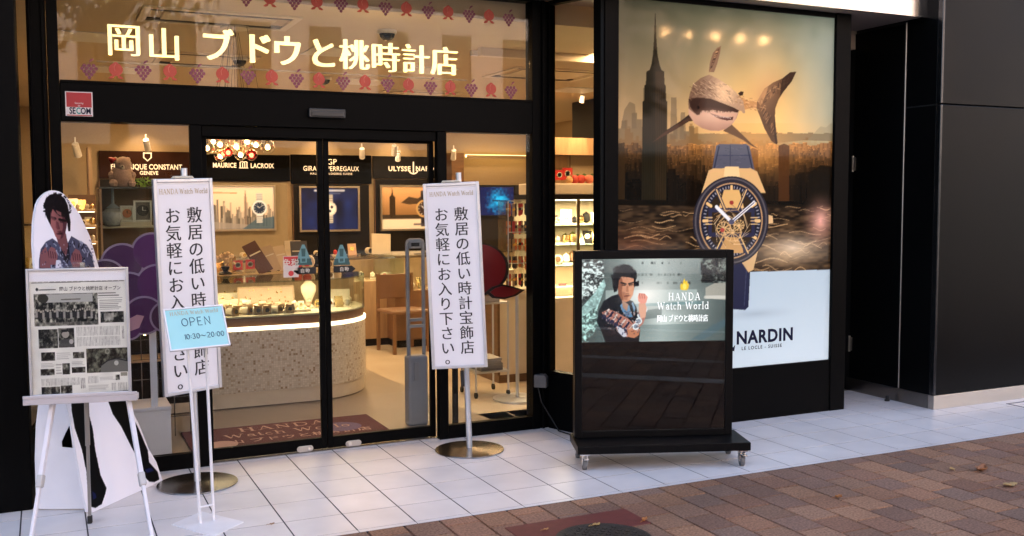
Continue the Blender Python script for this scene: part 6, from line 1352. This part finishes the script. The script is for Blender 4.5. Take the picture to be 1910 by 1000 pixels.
# ---- mid shop furniture
def showcase(lab, x0, y0, x1, y1, zb, zt, m, litc=None, name='showcase'):
    t = thing(name, lab, 'showcase', ((x0+x1)/2, (y0+y1)/2, 0)); B().box((x0, y0, .08), (x1, y1, zb)).obj('body', m, t, 1, bev=.004); B().box((x0+.03, y0+.03, 0), (x1-.03, y1-.03, .079)).obj('plinth', DARKP, t, 1)
    B().box((x0, y0, zt), (x1, y1, zt+.012)).obj('glass_top', CGLASS, t, 1); b = B(); b.box((x0, y0, zb+.001), (x1, y0+.006, zt-.001)); b.box((x0, y0+.007, zb+.001), (x0+.006, y1-.007, zt-.001)); b.box((x1-.006, y0+.007, zb+.001), (x1, y1-.007, zt-.001)); b.obj('glass_wall', CGLASS, t, 1)
    B().box((x0+.01, y1-.02, zb+.001), (x1-.01, y1-.006, zt-.002)).obj('back', WOODL, t, 1); B().box((x0, y0-.004, zt-.02), (x1, y0-.0005, zt)).obj('top_rail', DSTEEL, t, 1)
    B().box((x0+.02, y0+.02, zt-.012), (x1-.02, y0+.04, zt-.003)).obj('light_bar', STRIP, t, 1); area((x0+x1)/2, y0+.08, zt-.014, x1-x0-.1, .04, 8, (1, .74, .44), t); return t
def goods(x0, x1, y, z, n, lab, grp, seed, pal_=None, ks=1.):
    r_ = random.Random(seed)
    for i in range(n):
        x = x0+(x1-x0)*(i+.5)/n; t = thing('display_item', lab, 'item', (x, y+r_.uniform(-.03, .03), z), r_.uniform(-.5, .5), grp); k = r_.random(); s = r_.uniform(.7, 1.2)*ks; cols = pal_ or [CRM, GOLD, WOODD, PINKB, RED, SILV, DARKP]; m = cols[r_.randrange(len(cols))]
        if k < .4: B().box((-.035*s, -.02, 0), (.035*s, .02, .012)).obj('foot', CRM, t); B().lathe([(.012, .012), (.03*s, .03), (.026*s, .07*s), (.0, .09*s)], 12).obj('body', m, t, smooth=True)
        elif k < .7: B(R(-18, 'X')).box((-.04*s, -.004, 0), (.04*s, .004, .11*s)).obj('card', m, t); B(R(-18, 'X')).cyl((0, -.0045, .06*s), (0, -.008, .06*s), .022*s, n=14).obj('charm', GOLD, t, smooth=True)
        else: B().prism(stadium(0, .04*s, .08*s, .07*s), -.03, .03).obj('cushion', CRM, t, bev=.006); B().cyl((0, -.031, .04*s), (0, -.040, .04*s), .024*s, n=16).obj('watch', m, t, smooth=True)
showcase('long lit showcase behind the reception counter', 1.3, 5.9, 3.6, 6.5, .72, .98, WOODL); goods(1.4, 3.5, 6.1, .722, 16, 'small watch or jewel in the long lit showcase', 'goods in the long lit showcase', 1)
goods(1.6, 3.4, 6.2, .993, 9, 'small item standing on the long lit showcase', 'items standing on the long showcase', 2)
showcase('brown showcase with dark glass case in mid shop', 3.40, 5.62, 4.25, 6.4, .62, 1.0, mat('mid_brown_wood', (.20, .105, .05), .4, var=.15, sc=4, stretch=(1, 1, 6))); goods(3.5, 4.15, 5.85, .622, 6, 'dark watch on display in the brown showcase', 'watches in the brown showcase', 3, [DARKP, GOLD, SILV])
showcase('low far showcase right of the brown one', 4.4, 7.0, 6.2, 7.6, .7, .95, CREAM); goods(4.5, 6.1, 7.2, .702, 12, 'tiny item in the far cream showcase', 'goods in the far cream showcase', 4)
ch = thing('wooden_chair', 'brown wooden chair facing the brown showcase', 'chair', (3.42, 5.42, 0), rad(8)); WD = bpy.data.materials['mid_brown_wood']
B().box((-.22, -.21, .415), (.22, .21, .45)).obj('seat', mat('tan_leather', (.20, .11, .06), .5), ch, bev=.015)
for x, y in ((-.20, -.19), (.20, -.19)): B().box((x-.016, y-.016, 0), (x+.016, y+.016, .414)).obj('leg', WD, ch)
for x in (-.20, .20): B().box((x-.016, .175, 0), (x+.016, .205, .82)).obj('leg', WD, ch)
B().box((-.183, .18, .55), (.183, .198, .81)).obj('backrest', bpy.data.materials['tan_leather'], ch, bev=.006)
sb = thing('book_stand', 'tall cream board tilted on the showcase in mid shop', 'board', (3.55, 6.0, 1.013)); v = PY(716, 459, 6.0); sb.location = (v.x, 6.1, .994); B(R(-8, 'X') @ R(3, 'Y')).box((-.11, -.008, 0), (.11, .008, .235)).obj('board', CRM, sb, bev=.003); B().box((-.07, .01, 0), (.07, .09, .01)).obj('foot', WOODD, sb)
# ---- right: trolley, white cabinet with rack, shelf unit in the narrow window
tr_ = thing('magazine_trolley', 'small wheeled trolley with a stack of grey magazines', 'trolley', (3.2, 3.0, 0)); TG = GREYM
a = PY(885, 690, 2.75); c = PY(945, 690, 2.75)
for x in (a.x, c.x):
    for y in (2.72, 3.02): B().cyl((x, y, .05), (x, y, .78), .009, n=8).obj('post', ALU, tr_, 1, smooth=True); B().cyl((x-.008, y, .025), (x+.008, y, .025), .025, n=14).obj('wheel', SOOT, tr_, 1, smooth=True)
for z in (.20, .76): B().box((a.x-.01, 2.71, z), (c.x+.01, 3.03, z+.014)).obj('tray', ALU, tr_, 1)
mg = thing('magazine_stack', 'stack of grey magazines on the trolley bottom tray', 'magazines', ((a.x+c.x)/2, 2.87, .214))
for i in range(5): B(R(rng.uniform(-6, 6))).box((-.10, -.13, i*.02), (.10, .13, i*.02+.018)).obj('magazine', mat('grey_paper_%s' % 'abcde'[i], (.2+.04*i, .19+.04*i, .18+.04*i), .6), mg)
pk = thing('paper_pack', 'cream paper pack on the trolley top tray', 'pack', ((a.x+c.x)/2, 2.87, .775)); B().box((-.09, -.12, 0), (.09, .12, .13)).obj('pack', CRM, pk, bev=.006); B().box((-.092, -.122, .05), (.092, .122, .075)).obj('band', WOODL, pk)
wc = thing('white_cabinet', 'cream white cabinet with wooden end by the right glazing', 'cabinet', (3.85, 3.7, 0)); B().box((3.56, 3.25, .07), (4.7, 4.0, .80)).obj('body', CREAM, wc, 1, bev=.004); B().box((3.55, 3.25, 0), (4.7, 4.0, .069)).obj('plinth', WOODD, wc, 1); B().box((3.535, 3.24, .07), (3.558, 4.0, .80)).obj('end_panel', WOODD, wc, 1); B().box((3.53, 3.23, .801), (4.7, 4.02, .82)).obj('top', CREAM, wc, 1)
rk = thing('strap_rack', 'clear acrylic spinner rack hung with orange and red straps', 'rack', (3.40, 2.55, 0)); a, c = PY(938, 375, 2.55), PY(990, 545, 2.55); xm = (a.x+c.x)/2; hw = (c.x-a.x)/2
b = B(); b.box((a.x, 2.45, c.z), (a.x+.005, 2.65, a.z)); b.box((c.x-.005, 2.45, c.z), (c.x, 2.65, a.z)); b.box((a.x+.006, 2.65, c.z), (c.x-.006, 2.655, a.z)); b.obj('acrylic_wall', ACRYL, rk, 1)
f = B()
for x in (a.x-.004, c.x-.004): f.cyl((x, 2.445, c.z), (x, 2.445, a.z), .005, n=8)
for z in np.linspace(c.z, a.z, 4): f.box((a.x, 2.442, z-.003), (c.x, 2.448, z+.003))
f.obj('frame', ALU, rk, 1); B().cyl((xm, 2.55, .02), (xm, 2.55, c.z), .015).obj('pole', ALU, rk, 1, smooth=True); B().lathe([(.0, 0), (.2, 0), (.2, .015), (0, .02)], 28, c=(xm, 2.55, .001)).obj('base', ALU, rk, 1, smooth=True)
r_ = random.Random(8); SM = [mat('orange_strap', (.60, .16, .04), .5), mat('red_strap', (.48, .03, .03), .5), mat('brown_strap', (.12, .05, .025), .5), mat('dark_strap', (.03, .025, .025), .5), mat('tan_strap', (.4, .26, .13), .5), SILV]
for j in range(5):
    for i in range(9):
        x = a.x+.015+(c.x-a.x-.03)*i/8; z = a.z-.02-(a.z-c.z)*.19*j; q_ = thing('watch_strap', 'watch strap hanging on the clear spinner rack', 'strap', (x, 2.50+.02*(i % 2), z), 0, 'straps hanging on the spinner rack')
        L = r_.uniform(.075, .10); B().prism([(-.011, 0), (.011, 0), (.011, -L), (.004, -L-.012), (-.004, -L-.012), (-.011, -L)], -.002, .002).obj('band', SM[r_.randrange(6)], q_); B().cyl((0, -.003, -L*.5), (0, -.007, -L*.5), .012, n=10).obj('buckle', GOLD if r_.random() < .4 else SM[r_.randrange(6)], q_, smooth=True)
su = thing('shelf_unit', 'lit display unit with glass shelves in the narrow window', 'shelf unit', (4.5, 3.4, 0)); a, c = PY(1033, 372, 3.1), PY(1120, 690, 3.1); x0, x1 = a.x-.15, c.x+.6; zb = PY(1040, 556, 3.1).z
B().box((x0, 3.1, .0), (x1, 3.6, zb)).obj('base', CREAM, su, 1, bev=.003); B().box((x0, 3.10, zb-.02), (x1, 3.104, zb-.015)).obj('groove', DARKP, su, 1) if 0 else None
B().box((x0, 3.58, zb+.001), (x1, 3.60, a.z)).obj('back', mat('lit_cream_back', (.62, .50, .33), .6), su, 1); B().box((x0, 3.08, a.z), (x1, 3.6, a.z+.04)).obj('top', DARKP, su, 1); B().box((x0+.02, 3.12, a.z-.012), (x1-.02, 3.16, a.z-.002)).obj('light_bar', STRIP, su, 1)
for y_ in (421, 458, 497): z = PY(1040, y_, 3.1).z; B().box((x0, 3.1, z-.006), (x1, 3.575, z+.002)).obj('glass_shelf', mat('green_glass_edge', (.30, .40, .33), .15) if 'green_glass_edge' not in bpy.data.materials else bpy.data.materials['green_glass_edge'], su, 1)
for y_ in (423, 460, 499): area((x0+x1)/2, 3.2, PY(1040, y_, 3.1).z-.014, x1-x0-.1, .05, 16, (1, .76, .46), su)
v = PY(1078, 450, 3.09); B().box((v.x-.01, 3.086, zb), (v.x+.018, 3.098, a.z)).obj('post', DSTEEL, su, 1)
for k, (y_, nm) in enumerate(((421, 'top'), (458, 'middle'), (497, 'bottom'))): goods(x0+.05, x1-.05, 3.32, PY(1040, y_, 3.1).z+.003, 15, 'small jewel or watch on the %s lit glass shelf' % nm, 'goods on the %s lit glass shelf' % nm, 20+k, [CRM, GOLD, GOLD, DARKP, WOODD, SILV, PINKB, WHITE], 1.15)
goods(x0+.05, x1-.05, 3.32, zb+.003, 9, 'boxed item on the shelf unit base', 'goods on the shelf unit base', 31, [DARKP, WHITE, PURP[0], RED])
area((x0+x1)/2, 3.2, a.z-.02, x1-x0-.1, .05, 30, (1, .76, .46), su)
hp_ = a.z+.04
v1 = PY(1060, 350, 3.3); bx_ = thing('cream_riser', 'long cream ledge above the lit display unit', 'ledge', ((x0+x1)/2, 3.3, hp_)); B().box((x0-(x0+x1)/2, -.15, 0), (x1-(x0+x1)/2, .2, .10)).obj('ledge', CREAM, bx_, bev=.01)
pf = [mat('red_peach_skin', (.50, .055, .04), .6, var=.3, sc=12), mat('pink_peach_skin', (.62, .20, .13), .6, var=.3, sc=12), mat('yellow_peach_skin', (.60, .36, .16), .6, var=.2, sc=12)]
for lab, px, k, s in (('pale yellow model peach at the left end of the ledge', (1062, 351), 2, .034), ('deep red model peach left on the ledge', (1072, 340), 0, .040), ('red model peach in the middle of the ledge', (1084, 345), 0, .042), ('pink model peach at the right end of the ledge', (1099, 345), 1, .042)):
    v = PY(px[0], px[1], 3.24); t = thing('model_peach', lab, 'fruit', (v.x, 3.24, hp_+.10)); B().lathe([(.0, 0), (s*.6, s*.12), (s*.97, s*.6), (s, s), (s*.85, s*1.5), (s*.4, s*1.85), (0, s*1.75)], 18).obj('fruit', pf[k], t, smooth=True); B().prism([(0, s*1.8), (s*.7, s*2.2), (s*1.3, s*1.9), (s*.6, s*1.7)], -.002, .002).obj('leaf', mat('peach_leaf', (.08, .14, .04), .6) if 'peach_leaf' not in bpy.data.materials else bpy.data.materials['peach_leaf'], t)
acrylic_sign('left clear holder with red card above the lit unit', (1043, 350), 3.3, hp_+.10, .085); acrylic_sign('right clear holder with red card near the model peaches', (1058, 350), 3.34, hp_+.10, .10)
slab('pilaster', 'brown wooden bulkhead seen high in the narrow window', 'bulkhead', (1028, 256), (1130, 290), 5.6, 5.9, WOODL); slab('wall_panel', 'beige spotlit wall panel behind the model peaches', 'wall panel', (1062, 288), (1150, 700), 5.7, 5.9, WALLB); slab('wall_panel', 'brown wall panel left of the spotlit one', 'wall panel', (1026, 290), (1060, 700), 5.75, 5.9, WOODL)
v = PY(1083, 290, 5.55); wl = thing('wall_washer', 'small ceiling spotlight washing the beige wall panel', 'spotlight', (v.x, 5.5, 2.80)); B().cyl((0, 0, 0), (0, .03, -.08), .03).obj('head', WHITE, wl, smooth=True)
l = bpy.data.lights.new('lamp_light', 'SPOT'); l.energy = 17; l.spot_size = rad(38); l.spot_blend = .8; l.color = LC; l.shadow_soft_size = .02; o = bpy.data.objects.new('lamp_light', l); COL.objects.link(o); o.location = (0, .04, -.10); o.rotation_euler = (rad(8), 0, 0); o.parent = wl
for px in ((272, 280), (447, 280), (612, 285), (752, 285)):      # brand panels are washed from the ceiling
    v = PY(px[0], px[1], 9.2); t = thing('wall_washer', 'small ceiling spotlight washing a brand panel', 'spotlight', (v.x, 9.15, 2.80), 0, 'spotlights over the brand panels'); B().cyl((0, 0, 0.0), (0, .03, -.06), .03).obj('head', WHITE, t, smooth=True)
    l = bpy.data.lights.new('lamp_light', 'SPOT'); l.energy = 6; l.spot_size = rad(70); l.spot_blend = .9; l.color = LC; l.shadow_soft_size = .02; o = bpy.data.objects.new('lamp_light', l); COL.objects.link(o); o.location = (0, .05, -.08); o.rotation_euler = (rad(35), 0, 0); o.parent = t

goods(.75, 1.55, 4.22, .986, 13, 'cream bracelet stand crowded on the counter behind the case', 'stands crowded on the counter', 41, [CRM, CRM, PINKB, GOLD, SILV], 1.1)
goods(.9, 2.3, 3.50, .713, 22, 'small cream display piece inside the counter glass case', 'display pieces in the counter glass case', 43, [CRM, CRM, PINKB, GOLD, WHITE, SILV], .8)
goods(2.05, 2.42, 3.78, .713, 4, 'display piece at the curved end of the glass case', 'pieces at the curved end of the case', 44, [CRM, GOLD, DARKP], .8)
goods(2.0, 2.45, 4.3, .986, 5, 'card or stand beside the door stiles on the counter', 'cards on the counter right end', 45, [RED, DARKP, CRM, WOODD], 1.4)
wsx = showcase('low lit glass showcase at the far left of the shop', -.4, 7.9, 1.4, 8.5, .8, 1.35, WOODD)
goods(-.3, 1.3, 8.1, .802, 14, 'small item in the far left showcase', 'goods in the far left showcase', 46, [CRM, GOLD, SILV, WHITE], 1.3)
sh = thing('wall_shelves', 'warm lit shelves of watches at the left back corner', 'shelves', (.5, 6.9, 0)); a, c = PY(128, 372, 6.9), PY(182, 440, 6.9)
B().box((a.x, 7.1, 0), (c.x, 7.12, a.z+.05)).obj('back', WOODD, sh, 1)
for y_ in (392, 422, 452):
    z = PY(150, y_, 6.9).z; B().box((a.x, 6.9, z-.015), (c.x, 7.095, z)).obj('shelf', WOODL, sh, 1); B().box((a.x+.02, 6.93, z-.024), (c.x-.02, 6.96, z-.016)).obj('light_bar', STRIP, sh, 1); goods(a.x+.02, c.x-.02, 7.0, z+.001, 5, 'watch on the warm lit shelves at the left', 'watches on the left lit shelves', int(y_), [GOLD, CRM, SILV], 1.0)
